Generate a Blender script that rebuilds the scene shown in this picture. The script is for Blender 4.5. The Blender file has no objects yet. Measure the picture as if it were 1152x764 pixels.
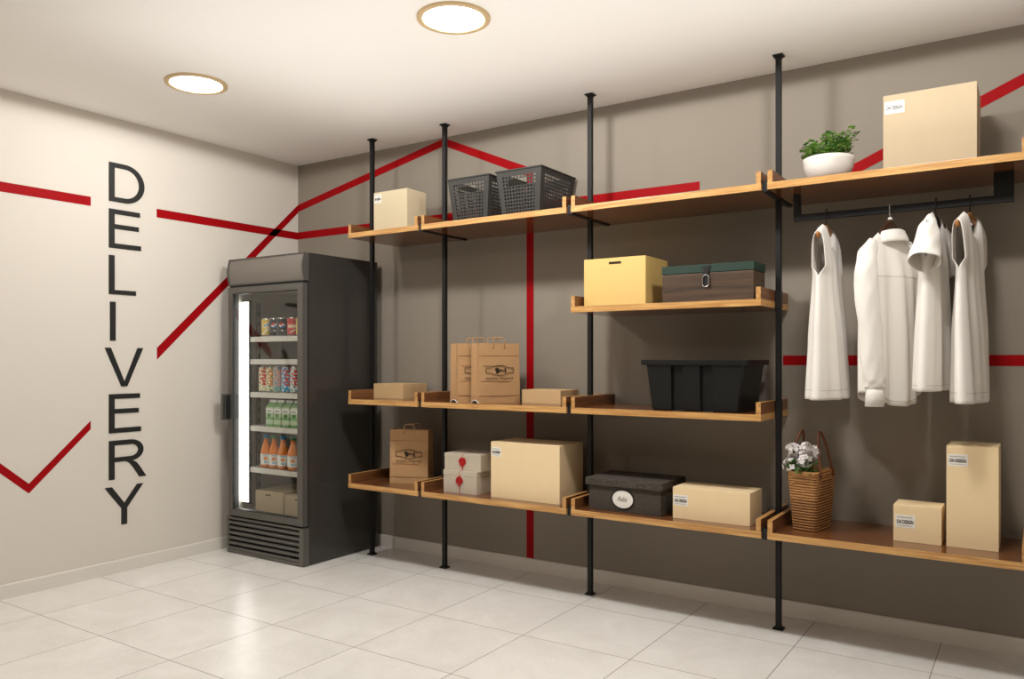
import bpy, bmesh, math, random
from mathutils import Vector, Matrix

sc = bpy.context.scene
COL = sc.collection
PI = math.pi
rnd = random.Random(11)
H = 2.7                                   # ceiling height
RX, RY = 6.0, -5.2                        # far ends of the room

# ------------------------------------------------------------------ materials
MATS = {}


def lin(r, g, b):
    f = lambda c: (c / 255 / 12.92) if c / 255 <= .04045 else ((c / 255 + .055) / 1.055) ** 2.4
    return (f(r), f(g), f(b), 1)


def mat(name, rgb, rough=.6, metal=0., noise=0., scale=40., bump=0., spec=.5, stretch=None, bscale=None, sheen=0.):
    """principled material with an optional mottled colour and bump"""
    if name in MATS:
        return MATS[name]
    m = bpy.data.materials.new(name)
    m.use_nodes = True
    nt = m.node_tree
    b = nt.nodes['Principled BSDF']
    c = lin(*rgb)
    b.inputs['Base Color'].default_value = c
    b.inputs['Roughness'].default_value = rough
    b.inputs['Metallic'].default_value = metal
    b.inputs['Specular IOR Level'].default_value = spec
    if sheen:
        b.inputs['Sheen Weight'].default_value = sheen
    if noise or bump:
        tc = nt.nodes.new('ShaderNodeTexCoord')
        mp = nt.nodes.new('ShaderNodeMapping')
        if stretch:
            mp.inputs['Scale'].default_value = stretch
        nt.links.new(tc.outputs['Object'], mp.inputs['Vector'])
        n = nt.nodes.new('ShaderNodeTexNoise')
        n.inputs['Scale'].default_value = scale
        n.inputs['Detail'].default_value = 5
        nt.links.new(mp.outputs[0], n.inputs['Vector'])
        if noise:
            mx = nt.nodes.new('ShaderNodeMix')
            mx.data_type = 'RGBA'
            mx.inputs['A'].default_value = tuple(x * (1 - noise) for x in c[:3]) + (1,)
            mx.inputs['B'].default_value = tuple(min(1, x * (1 + noise)) for x in c[:3]) + (1,)
            nt.links.new(n.outputs['Fac'], mx.inputs['Factor'])
            nt.links.new(mx.outputs['Result'], b.inputs['Base Color'])
        if bump:
            n2 = n
            if bscale:
                n2 = nt.nodes.new('ShaderNodeTexNoise')
                n2.inputs['Scale'].default_value = bscale
                nt.links.new(mp.outputs[0], n2.inputs['Vector'])
            bp = nt.nodes.new('ShaderNodeBump')
            bp.inputs['Strength'].default_value = bump
            bp.inputs['Distance'].default_value = .004
            nt.links.new(n2.outputs['Fac'], bp.inputs['Height'])
            nt.links.new(bp.outputs['Normal'], b.inputs['Normal'])
    MATS[name] = m
    return m


def wood(name, dark, light, axis, rough=.32, scale=9., coat=0.):
    """long grain running along one object axis"""
    if name in MATS:
        return MATS[name]
    m = bpy.data.materials.new(name)
    m.use_nodes = True
    nt = m.node_tree
    b = nt.nodes['Principled BSDF']
    tc = nt.nodes.new('ShaderNodeTexCoord')
    oi = nt.nodes.new('ShaderNodeObjectInfo')
    ad = nt.nodes.new('ShaderNodeVectorMath')
    ad.operation = 'ADD'
    mu = nt.nodes.new('ShaderNodeMath')
    mu.operation = 'MULTIPLY'
    mu.inputs[1].default_value = 17.
    nt.links.new(oi.outputs['Random'], mu.inputs[0])
    nt.links.new(tc.outputs['Object'], ad.inputs[0])
    nt.links.new(mu.outputs[0], ad.inputs[1])
    mp = nt.nodes.new('ShaderNodeMapping')
    s = [5.5, 5.5, 5.5]
    s[axis] = .28
    mp.inputs['Scale'].default_value = s
    nt.links.new(ad.outputs[0], mp.inputs['Vector'])
    n = nt.nodes.new('ShaderNodeTexNoise')
    n.inputs['Scale'].default_value = scale
    n.inputs['Detail'].default_value = 7
    n.inputs['Roughness'].default_value = .62
    n.inputs['Distortion'].default_value = .35
    nt.links.new(mp.outputs[0], n.inputs['Vector'])
    r = nt.nodes.new('ShaderNodeValToRGB')
    r.color_ramp.elements[0].position = .34
    r.color_ramp.elements[0].color = lin(*dark)
    r.color_ramp.elements[1].position = .68
    r.color_ramp.elements[1].color = lin(*light)
    nt.links.new(n.outputs['Fac'], r.inputs['Fac'])
    nt.links.new(r.outputs['Color'], b.inputs['Base Color'])
    b.inputs['Roughness'].default_value = rough
    b.inputs['Coat Weight'].default_value = coat
    b.inputs['Coat Roughness'].default_value = .12
    bp = nt.nodes.new('ShaderNodeBump')
    bp.inputs['Strength'].default_value = .12
    bp.inputs['Distance'].default_value = .002
    nt.links.new(n.outputs['Fac'], bp.inputs['Height'])
    nt.links.new(bp.outputs['Normal'], b.inputs['Normal'])
    MATS[name] = m
    return m


def emit(name, rgb, strength):
    m = bpy.data.materials.new(name)
    m.use_nodes = True
    nt = m.node_tree
    nt.nodes.clear()
    o = nt.nodes.new('ShaderNodeOutputMaterial')
    e = nt.nodes.new('ShaderNodeEmission')
    e.inputs['Color'].default_value = (*rgb, 1)
    e.inputs['Strength'].default_value = strength
    nt.links.new(e.outputs[0], o.inputs[0])
    MATS[name] = m
    return m


def glass_mat():
    m = bpy.data.materials.new('door_glass')
    m.use_nodes = True
    nt = m.node_tree
    nt.nodes.clear()
    o = nt.nodes.new('ShaderNodeOutputMaterial')
    mx = nt.nodes.new('ShaderNodeMixShader')
    t = nt.nodes.new('ShaderNodeBsdfTransparent')
    t.inputs['Color'].default_value = (.93, .94, .93, 1)
    g = nt.nodes.new('ShaderNodeBsdfGlossy')
    g.inputs['Roughness'].default_value = .0
    f = nt.nodes.new('ShaderNodeFresnel')
    f.inputs['IOR'].default_value = 1.5
    ge = nt.nodes.new('ShaderNodeNewGeometry')
    iv = nt.nodes.new('ShaderNodeMath')
    iv.operation = 'SUBTRACT'
    iv.inputs[0].default_value = 1.
    nt.links.new(ge.outputs['Backfacing'], iv.inputs[1])
    ml = nt.nodes.new('ShaderNodeMath')
    ml.operation = 'MULTIPLY'
    m2 = nt.nodes.new('ShaderNodeMath')        # both faces of the pane reflect
    m2.operation = 'MULTIPLY'
    m2.inputs[1].default_value = 1.9
    nt.links.new(f.outputs[0], m2.inputs[0])
    nt.links.new(m2.outputs[0], ml.inputs[0])
    nt.links.new(iv.outputs[0], ml.inputs[1])
    nt.links.new(ml.outputs[0], mx.inputs[0])
    nt.links.new(t.outputs[0], mx.inputs[1])
    nt.links.new(g.outputs[0], mx.inputs[2])
    nt.links.new(mx.outputs[0], o.inputs[0])
    return m


def floor_mat():
    """large polished porcelain tiles on a 0.539 m grid"""
    m = bpy.data.materials.new('porcelain_tiles')
    m.use_nodes = True
    nt = m.node_tree
    L = nt.links
    b = nt.nodes['Principled BSDF']
    tc = nt.nodes.new('ShaderNodeTexCoord')
    sx = nt.nodes.new('ShaderNodeSeparateXYZ')
    L.new(tc.outputs['Object'], sx.inputs[0])

    def mth(op, a, c=None):
        n = nt.nodes.new('ShaderNodeMath')
        n.operation = op
        for i, v in enumerate((a, c)):
            if v is None:
                continue
            if isinstance(v, (int, float)):
                n.inputs[i].default_value = v
            else:
                L.new(v, n.inputs[i])
        return n.outputs[0]
    P = .539
    ds, ids = [], []
    for ax, off in (('X', .434), ('Y', -.957)):
        q = mth('DIVIDE', mth('SUBTRACT', sx.outputs[ax], off), P)
        fr = mth('FRACT', q)
        ids.append(mth('FLOOR', q))
        ds.append(mth('MINIMUM', fr, mth('SUBTRACT', 1., fr)))
    d = mth('MINIMUM', ds[0], ds[1])
    line = mth('LESS_THAN', d, .0031)
    cid = mth('ADD', mth('MULTIPLY', ids[0], 12.9), mth('MULTIPLY', ids[1], 78.2))
    tone = mth('FRACT', mth('MULTIPLY', mth('SINE', cid), 437.5))
    va = nt.nodes.new('ShaderNodeVectorMath')
    va.operation = 'ADD'
    L.new(tc.outputs['Object'], va.inputs[0])
    L.new(mth('MULTIPLY', tone, 9.), va.inputs[1])
    n1 = nt.nodes.new('ShaderNodeTexNoise')
    n1.inputs['Scale'].default_value = 3.2
    n1.inputs['Detail'].default_value = 8
    n1.inputs['Roughness'].default_value = .66
    n1.inputs['Distortion'].default_value = .7
    L.new(va.outputs[0], n1.inputs['Vector'])
    r = nt.nodes.new('ShaderNodeValToRGB')
    r.color_ramp.elements[0].position = .3
    r.color_ramp.elements[0].color = lin(222, 218, 212)
    r.color_ramp.elements[1].position = .7
    r.color_ramp.elements[1].color = lin(238, 235, 230)
    L.new(n1.outputs['Fac'], r.inputs['Fac'])
    n2 = nt.nodes.new('ShaderNodeTexNoise')
    n2.inputs['Scale'].default_value = 90
    n2.inputs['Detail'].default_value = 3
    L.new(va.outputs[0], n2.inputs['Vector'])
    sp = nt.nodes.new('ShaderNodeMapRange')
    sp.inputs['From Min'].default_value = .3
    sp.inputs['From Max'].default_value = .7
    sp.inputs['To Min'].default_value = .965
    sp.inputs['To Max'].default_value = 1.03
    L.new(n2.outputs['Fac'], sp.inputs['Value'])
    m2 = nt.nodes.new('ShaderNodeMix')
    m2.data_type = 'RGBA'
    m2.blend_type = 'MULTIPLY'
    m2.inputs['Factor'].default_value = 1
    L.new(r.outputs['Color'], m2.inputs['A'])
    L.new(sp.outputs[0], m2.inputs['B'])
    mx = nt.nodes.new('ShaderNodeMix')
    mx.data_type = 'RGBA'
    L.new(line, mx.inputs['Factor'])
    L.new(m2.outputs['Result'], mx.inputs['A'])
    mx.inputs['B'].default_value = lin(118, 108, 98)
    L.new(mx.outputs['Result'], b.inputs['Base Color'])
    rr = nt.nodes.new('ShaderNodeMapRange')
    rr.inputs['To Min'].default_value = .25
    rr.inputs['To Max'].default_value = .36
    L.new(n1.outputs['Fac'], rr.inputs['Value'])
    L.new(rr.outputs[0], b.inputs['Roughness'])
    return m


def weave_mat(name, rgb, sx=260., dark=.45):
    """fine crossed-thread cloth"""
    if name in MATS:
        return MATS[name]
    m = mat(name, rgb, rough=.95, noise=dark, scale=sx, bump=.5, stretch=(1, .25, 1), bscale=sx, spec=.2)
    return m


M_wall_l = mat('white_wall_paint', (221, 214, 204), .85, bump=.03, scale=300, spec=.25)
M_wall_b = mat('taupe_wall_paint', (147, 138, 126), .8, bump=.03, scale=300, spec=.25)
M_ceil = mat('ceiling_paint', (250, 247, 243), .9, spec=.2)
M_base = mat('baseboard_paint', (226, 221, 213), .45)
M_red = mat('red_wall_film', (158, 3, 12), .6, noise=.05, scale=60, spec=.12)
M_black_letter = mat('black_letter_vinyl', (30, 30, 29), .45, noise=.04)
M_metal = mat('black_powder_coat', (23, 23, 23), .5, spec=.3, noise=.06, scale=120)
M_arm = mat('black_bracket_steel', (17, 17, 18), .5, noise=.05)
M_board = wood('oak_edge_band', (176, 124, 68), (222, 176, 112), 0, .3, 16.)
M_face = wood('brown_laminate_face', (92, 54, 30), (130, 82, 48), 0, .2, 14., coat=.3)
M_rface = wood('brown_laminate_rail', (98, 60, 34), (140, 92, 56), 1, .3, 14.)
M_rail = wood('oak_rail_edge', (170, 118, 64), (216, 168, 106), 1, .35, 14.)
M_carton = mat('carton_board', (186, 166, 136), .72, noise=.035, scale=26, stretch=(1, 1, .2), bump=.02, bscale=400)  # darkened to offset the strong lamp light on the top shelf
M_carton_p = mat('brightened_carton_board', (242, 216, 172), .72, noise=.03, scale=26, stretch=(1, 1, .2), bump=.02, bscale=400)  # same board, brightened to make up for weak light on the lowest shelf
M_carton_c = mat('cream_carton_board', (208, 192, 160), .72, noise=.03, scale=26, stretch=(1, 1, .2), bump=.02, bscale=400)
M_carton2 = mat('kraft_board', (206, 172, 126), .8, noise=.1, scale=160, bump=.05)
M_yellow = mat('yellow_carton_board', (226, 190, 116), .65, noise=.03, scale=30)
M_kraft = mat('kraft_paper', (186, 146, 102), .85, noise=.08, scale=60, stretch=(1, 1, 6), bump=.12, bscale=30)
M_ink = mat('dark_brown_ink', (38, 24, 14), .7)
M_white_lab = mat('white_label_paper', (240, 236, 228), .55, noise=.02)
M_black_ink = mat('black_ink', (24, 24, 24), .6)
M_grey_ink = mat('grey_ink', (150, 146, 142), .6)
M_dark_gap = mat('opening_shade_dark', (46, 32, 18), .9, noise=.1)  # flat dark colour standing in for shade inside slots and folds
M_plastic_grey = mat('grey_basket_plastic', (58, 56, 53), .5, noise=.05, spec=.3)
M_tub = mat('black_tub_plastic', (19, 19, 18), .42, spec=.35, noise=.06)
M_fabric = weave_mat('charcoal_woven_cloth', (76, 70, 63), 130., .8)
M_linen = mat('pale_linen_paper', (196, 184, 166), .85, noise=.12, scale=120, stretch=(.3, 1, 2.5), bump=.15)
M_wax = mat('red_sealing_wax', (186, 16, 22), .35)
M_darkwood = wood('dark_walnut', (56, 41, 28), (92, 69, 49), 0, .5, 7.)
M_green = mat('green_lid_cloth', (30, 54, 43), .7, noise=.2, scale=180, bump=.1)
M_steel = mat('bright_steel', (205, 205, 205), .22, metal=1., noise=.03)
M_chrome_dark = mat('dark_steel', (60, 58, 56), .3, metal=1., noise=.03)
M_white_ceramic = mat('white_ceramic', (236, 231, 223), .4, noise=.015)
M_soil = mat('potting_soil', (40, 30, 22), .95, noise=.4, scale=90, bump=.4)
M_leaf = mat('fresh_green_leaf', (156, 200, 104), .5, noise=.35, scale=35)
M_leaf_d = mat('deep_green_leaf', (84, 136, 62), .5, noise=.3, scale=35)
M_petal = mat('white_petal', (244, 240, 240), .6, noise=.03)
M_stem = mat('plant_stem', (84, 96, 44), .7, noise=.2)
M_straw = mat('woven_straw', (172, 122, 70), .75, noise=.35, scale=90, bump=.3)
M_straw_d = mat('straw_groove_dark', (96, 60, 30), .9, noise=.2)
M_leather = mat('brown_leather', (108, 58, 28), .5, noise=.2, scale=50, bump=.1)
M_cloth = mat('white_cotton', (236, 231, 224), .9, noise=.02, scale=200, bump=.04, bscale=600, sheen=.15, spec=.2)
M_hang_l = wood('beech_hanger_wood', (146, 92, 44), (196, 136, 76), 1, .35)
M_hang_d = mat('dark_hanger_wood', (66, 42, 26), .4, noise=.2, scale=30)
M_hang_b = mat('black_hanger_plastic', (26, 25, 25), .4, noise=.05)
M_button = mat('shirt_button', (214, 208, 198), .3)
M_fr_side = mat('black_gloss_panel', (60, 57, 53), .22, noise=.05, scale=8)
M_fr_front = mat('graphite_satin_metal', (100, 97, 92), .38, metal=.35, noise=.05, scale=60, stretch=(.2, 1, 4))
M_fr_sign = mat('brushed_grey_sign', (128, 122, 115), .42, metal=.3, noise=.1, scale=14, stretch=(.5, 1, 3))
M_fr_in = mat('grey_fridge_liner', (176, 170, 161), .5, noise=.03)
M_fr_dark = mat('dark_gasket', (14, 14, 14), .6)
M_shelf_white = mat('white_wire_shelf', (226, 222, 214), .35, noise=.03)
M_slot = mat('shelf_slot_rail', (120, 112, 102), .4, metal=.5)
M_glass = glass_mat()
M_floor = floor_mat()

LAMP_RGB = (1., .985, .95)
M_lamp = emit('lamp_diffuser_glow', LAMP_RGB, 30.)
M_led = emit('led_tube_glow', (1., .98, .94), 13.)
M_lampring = mat('cream_lamp_ring', (206, 178, 134), .5)


# ------------------------------------------------------------------ helpers
def link(o, parent=None):
    COL.objects.link(o)
    if parent:
        o.parent = parent
    return o


def tag(o, label=None, cat=None, group=None, kind=None):
    if label:
        o['label'] = label
    if cat:
        o['category'] = cat
    if group:
        o['group'] = group
    if kind:
        o['kind'] = kind
    return o


def thing(name, label, cat, loc=(0, 0, 0), rz=0., group=None):
    o = bpy.data.objects.new(name, None)
    o.empty_display_size = .05
    o.location = loc
    o.rotation_euler = (0, 0, rz)
    link(o)
    return tag(o, label, cat, group)


def obj(name, bm, mats, parent=None, smooth=False, loc=None, angle=None, rot=None):
    me = bpy.data.meshes.new(name)
    bmesh.ops.recalc_face_normals(bm, faces=bm.faces)
    bm.to_mesh(me)
    bm.free()
    if not isinstance(mats, (list, tuple)):
        mats = [mats]
    for m in mats:
        me.materials.append(m)
    if smooth:
        for p in me.polygons:
            p.use_smooth = True
    if smooth and angle:
        me.set_sharp_from_angle(angle=math.radians(angle))
    o = bpy.data.objects.new(name, me)
    if loc:
        o.location = loc
    if rot:
        o.rotation_euler = rot
    return link(o, parent)


def dup(o, parent=None):
    c = o.copy()
    COL.objects.link(c)
    if parent:
        c.parent = parent
    for ch in list(o.children):
        dup(ch, c)
    return c


def BM():
    return bmesh.new()


def box(bm, x0, x1, y0, y1, z0, z1, bev=0., mi=0, seg=2):
    r = bmesh.ops.create_cube(bm, size=1)
    vs = r['verts']
    for v in vs:
        v.co = Vector(((x0 + x1) / 2 + v.co.x * (x1 - x0), (y0 + y1) / 2 + v.co.y * (y1 - y0), (z0 + z1) / 2 + v.co.z * (z1 - z0)))
    fs = set(f for v in vs for f in v.link_faces)
    for f in fs:
        f.material_index = mi
    if bev > 0:
        es = list(set(e for v in vs for e in v.link_edges))
        bmesh.ops.bevel(bm, geom=es, offset=min(bev, .45 * min(x1 - x0, y1 - y0, z1 - z0)), segments=seg, affect='EDGES', profile=.7)
    return bm


def ngon_prism(bm, pts, axis, d0, d1, mi=0):
    """polygon in a plane, extruded along an axis: axis 0 -> pts are (y,z), 1 -> (x,z), 2 -> (x,y)"""
    def P(p, d):
        return (d, p[0], p[1]) if axis == 0 else (p[0], d, p[1]) if axis == 1 else (p[0], p[1], d)
    a = [bm.verts.new(P(p, d0)) for p in pts]
    b = [bm.verts.new(P(p, d1)) for p in pts]
    fs = [bm.faces.new(a), bm.faces.new(b[::-1])]
    n = len(pts)
    for i in range(n):
        fs.append(bm.faces.new((a[i], b[i], b[(i + 1) % n], a[(i + 1) % n])))
    for f in fs:
        f.material_index = mi
    return bm


def band(bm, outer, inner, axis, d0, d1, closed=True, mi=0):
    """strip between two equally long polylines, extruded: rings, letter bowls, outlines"""
    def P(p, d):
        return (d, p[0], p[1]) if axis == 0 else (p[0], d, p[1]) if axis == 1 else (p[0], p[1], d)
    rows = [[bm.verts.new(P(p, d)) for p in pl] for pl, d in ((outer, d0), (inner, d0), (inner, d1), (outer, d1))]
    n = len(outer)
    rng = range(n if closed else n - 1)
    for k in range(4):
        A, B = rows[k], rows[(k + 1) % 4]
        for i in rng:
            j = (i + 1) % n
            bm.faces.new((A[i], A[j], B[j], B[i])).material_index = mi
    if not closed:
        for i in (0, n - 1):
            bm.faces.new([r[i] for r in rows]).material_index = mi
    return bm


def lathe(bm, prof, seg=32, c=(0, 0, 0), mi=0, cap0=True, cap1=True, sx=1., sy=1.):
    rows = []
    for r, z in prof:
        rows.append([bm.verts.new((c[0] + r * sx * math.cos(2 * PI * i / seg), c[1] + r * sy * math.sin(2 * PI * i / seg), c[2] + z)) for i in range(seg)])
    for a, b in zip(rows, rows[1:]):
        for i in range(seg):
            j = (i + 1) % seg
            bm.faces.new((a[i], a[j], b[j], b[i])).material_index = mi
    if cap0:
        bm.faces.new(rows[0][::-1]).material_index = mi
    if cap1:
        bm.faces.new(rows[-1]).material_index = mi
    return rows


def tube(bm, pts, r, seg=8, mi=0, caps=True):
    """round bar along a polyline; r a number or one per point"""
    pts = [Vector(p) for p in pts]
    n = len(pts)
    rows = []
    up = Vector((0, 0, 1))
    prev = None
    for i, p in enumerate(pts):
        t = (pts[min(i + 1, n - 1)] - pts[max(i - 1, 0)]).normalized()
        if prev is None:
            u = t.cross(up)
            if u.length < 1e-3:
                u = t.cross(Vector((1, 0, 0)))
        else:
            u = prev - t * prev.dot(t)
        u.normalize()
        prev = u
        w = t.cross(u)
        rr = r[i] if isinstance(r, (list, tuple)) else r
        ra, rb = rr if isinstance(rr, (list, tuple)) else (rr, rr)
        rows.append([bm.verts.new(p + u * ra * math.cos(2 * PI * k / seg) + w * rb * math.sin(2 * PI * k / seg)) for k in range(seg)])
    for a, b in zip(rows, rows[1:]):
        for k in range(seg):
            j = (k + 1) % seg
            bm.faces.new((a[k], a[j], b[j], b[k])).material_index = mi
    if caps:
        bm.faces.new(rows[0][::-1]).material_index = mi
        bm.faces.new(rows[-1]).material_index = mi
    return rows


def arc(cx, cy, rx, ry, a0, a1, n):
    return [(cx + rx * math.cos(math.radians(a0 + (a1 - a0) * i / n)), cy + ry * math.sin(math.radians(a0 + (a1 - a0) * i / n))) for i in range(n + 1)]


def lerp(tab, x):
    if x <= tab[0][0]:
        return tab[0][1]
    for (a, p), (b, q) in zip(tab, tab[1:]):
        if x <= b:
            t = (x - a) / (b - a)
            t = t * t * (3 - 2 * t) * .5 + t * .5
            return p + (q - p) * t
    return tab[-1][1]


def text_bm(s, size, depth=.0006, bold=0., shear=0., align='LEFT', width=None):
    """lettering as a solid mesh in the local XY plane"""
    cu = bpy.data.curves.new('lettering', 'FONT')
    cu.body = s
    cu.size = size
    cu.extrude = depth
    cu.offset = bold
    cu.shear = shear
    cu.align_x = align
    cu.resolution_u = 3
    ob = bpy.data.objects.new('lettering', cu)
    COL.objects.link(ob)
    bpy.context.view_layer.update()
    dg = bpy.context.evaluated_depsgraph_get()
    me = bpy.data.meshes.new_from_object(ob.evaluated_get(dg))
    bpy.data.objects.remove(ob)
    bpy.data.curves.remove(cu)
    bm = bmesh.new()
    bm.from_mesh(me)
    bpy.data.meshes.remove(me)
    if width and bm.verts:
        x0 = min(v.co.x for v in bm.verts)
        x1 = max(v.co.x for v in bm.verts)
        for v in bm.verts:
            v.co.x = (v.co.x - x0) * width / (x1 - x0)
    return bm


def stand_up(bm, x, y, z):
    """turn flat lettering (XY) upright onto a plane facing -Y"""
    for v in bm.verts:
        v.co = Vector((x + v.co.x, y - v.co.z, z + v.co.y))
    return bm


def solidify(o, t, off=0.):
    m = o.modifiers.new('thickness', 'SOLIDIFY')
    m.thickness = t
    m.offset = off
    return o


def subsurf(o, n=1):
    m = o.modifiers.new('smooth', 'SUBSURF')
    m.levels = n
    m.render_levels = n
    return o


# ------------------------------------------------------------------ the room
def struct(name, bm, m):
    return tag(obj(name, bm, m), kind='structure')


T = .12
struct('floor', box(BM(), -T, RX + T, RY - T, T, -.1, 0), M_floor)
struct('ceiling', box(BM(), -T, RX + T, RY - T, T, H, H + .1), M_ceil)
struct('wall_left', box(BM(), -T, 0, RY - T, T, 0, H), M_wall_l)
struct('wall_back', box(BM(), 0, RX, 0, T, 0, H), M_wall_b)
struct('wall_right', box(BM(), RX, RX + T, RY - T, T, 0, H), M_wall_b)
struct('wall_front', box(BM(), 0, RX, RY - T, RY, 0, H), M_wall_b)


def baseboard(name, x0, x1, y0, y1, side):
    bm = BM()
    h, d = .077, .013
    prof = [(0, 0), (d, 0), (d, h - .006), (d - .004, h), (0, h)]
    if side == 'left':
        ngon_prism(bm, [(x0 + a, b) for a, b in prof], 1, y0, y1)
    elif side == 'right':
        ngon_prism(bm, [(x1 - a, b) for a, b in prof], 1, y0, y1)
    elif side == 'back':
        ngon_prism(bm, [(y1 - a, b) for a, b in prof], 0, x0, x1)
    else:
        ngon_prism(bm, [(y0 + a, b) for a, b in prof], 0, x0, x1)
    return struct(name, bm, M_base)


baseboard('baseboard_left', 0, .1, RY, 0, 'left')
baseboard('baseboard_back', .013, RX - .013, -.1, 0, 'back')
baseboard('baseboard_right', RX - .1, RX, RY, 0, 'right')
baseboard('baseboard_front', .013, RX - .013, RY, RY + .1, 'front')

# ------------------------------------------------------------------ red stripes on the walls
SD = .0012
ST_G = 'red stripes on the walls'


def stripe_left(pts, label):
    o = obj('wall_stripe', ngon_prism(BM(), pts, 0, 0.0003, SD), M_red)
    return tag(o, label, 'stripe', ST_G)


def stripe_back(pts, label):
    o = obj('wall_stripe', ngon_prism(BM(), pts, 1, -SD, -.0003), M_red)
    return tag(o, label, 'stripe', ST_G)


stripe_left([(-2.9, 2.153), (-1.545, 2.156), (-1.545, 2.209), (-2.9, 2.206)], 'level red stripe on the left wall ending before the letter D')
stripe_left([(-1.133, 2.152), (-.0013, 2.154), (-.0013, 2.207), (-1.133, 2.205)], 'level red stripe on the left wall running into the room corner above the fridge')
stripe_left([(-1.131, 1.267), (-.0013, 2.352), (-.0013, 2.412), (-1.131, 1.341)], 'slanting red stripe on the left wall rising behind the fridge to the corner')
stripe_left([(-2.9, 1.285), (-2.027, .668), (-1.883, .541), (-1.545, .866), (-1.545, .915), (-1.883, .594), (-2.027, .722), (-2.9, 1.339)],
            'red V-shaped stripe low on the left wall beside the letters')
stripe_back([(0.0013, 2.156), (3.083, 2.160), (3.083, 2.206), (0.0013, 2.209)], 'level red stripe on the back wall just above the top shelf')
stripe_back([(0.0013, 2.36), (1.375, 2.646), (2.004, 2.372), (2.004, .078), (2.054, .078), (2.054, 2.408), (1.375, 2.695), (0.0013, 2.412)],
            'red stripe on the back wall with a peak and a long vertical drop')
stripe_back([(3.60, 2.036), (5.1, 2.694), (4.98, 2.694), (3.60, 2.09)], 'slanting red stripe on the back wall behind the white planter and big carton')
stripe_back([(3.512, 1.24), (5.99, 1.24), (5.99, 1.288), (3.512, 1.288)], 'level red stripe on the back wall behind the hanging white clothes')

# ------------------------------------------------------------------ the word on the left wall
LETTER_G = 'black letters of the vertical word'
LZ = [2.204, 1.929, 1.6545, 1.3795, 1.107, .832, .556, .282]       # baselines
LH = .231
Y0 = -1.439                                                         # left edge of the stems
SW = .0355                                                          # stem width
BW = .0285                                                          # bar height


def letter_polys(ch):
    """list of ('p', pts) / ('b', outer, inner) in (y from the stem's left edge, z from the baseline)"""
    if ch == 'I':
        return [('p', [(.007, 0), (.042, 0), (.042, LH), (.007, LH)])]
    if ch == 'L':
        return [('p', [(0, 0), (.169, 0), (.169, BW - .002), (SW, BW - .002), (SW, LH), (0, LH)])]
    if ch == 'E':
        m0, m1 = .115, .1425
        return [('p', [(0, 0), (.202, 0), (.202, BW), (SW, BW), (SW, m0), (.187, m0), (.187, m1), (SW, m1), (SW, LH - BW), (.195, LH - BW), (.195, LH), (0, LH)])]
    if ch == 'V':
        return [('p', [(-.025, LH), (.078 - .001, 0), (.114, 0), (.216, LH), (.179, LH), (.0965, .029), (.013, LH)])]
    if ch == 'Y':
        return [('p', [(.077, 0), (.113, 0), (.113, .098), (.216, LH), (.175, LH), (.096, .128), (.019, LH), (-.025, LH), (.077, .098)])]
    if ch == 'D':
        out = [(0, LH), (.1, LH)] + arc(.1, LH / 2, .124, LH / 2, 90, -90, 22)[1:] + [(0, 0)]
        inn = [(SW, LH - BW), (.1, LH - BW)] + arc(.1, LH / 2, .124 - SW, LH / 2 - BW, 90, -90, 22)[1:] + [(SW, BW)]
        return [('b', out, inn)]
    if ch == 'R':
        cz = LH - .064
        out = [(0, LH), (.135, LH)] + arc(.135, cz, .083, .064, 90, -90, 16)[1:] + [(0, cz - .064)]
        inn = [(SW, LH - BW), (.135, LH - BW)] + arc(.135, cz, .083 - SW, .064 - BW * .97, 90, -90, 16)[1:] + [(SW, cz - .064 + BW * .97)]
        leg = [(.118, cz - .0641), (.16, cz - .061), (.235, 0), (.19, 0), (.133, cz - .105), (.1, cz - .0641)]
        leg = [(.236, 0), (.19, 0), (.150, .062), (.128, .09), (.105, .1029), (.150, .1031), (.172, .09), (.188, .072)]
        return [('b', out, inn), ('p', [(0, 0), (SW, 0), (SW, .1029), (0, .1029)]), ('p', leg)]


WHERE = ['black wall letter D at the top of the vertical word on the left wall',
         'black wall letter E just below the D on the left wall',
         'black wall letter L below the upper E on the left wall',
         'black wall letter I, a plain upright bar on the left wall',
         'black wall letter V in the middle of the vertical word on the left wall',
         'black wall letter E between the V and the R on the left wall',
         'black wall letter R above the Y on the left wall',
         'black wall letter Y at the bottom of the vertical word on the left wall']
for ch, z0, lab in zip('DELIVERY', LZ, WHERE):
    bm = BM()
    for q in letter_polys(ch):
        if q[0] == 'p':
            ngon_prism(bm, [(a + Y0, b + z0) for a, b in q[1]], 0, .0004, .004)
        else:
            band(bm, [(a + Y0, b + z0) for a, b in q[1]], [(a + Y0, b + z0) for a, b in q[2]], 0, .0004, .004)
    tag(obj('wall_letter', bm, M_black_letter), lab, 'letter', LETTER_G)


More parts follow.
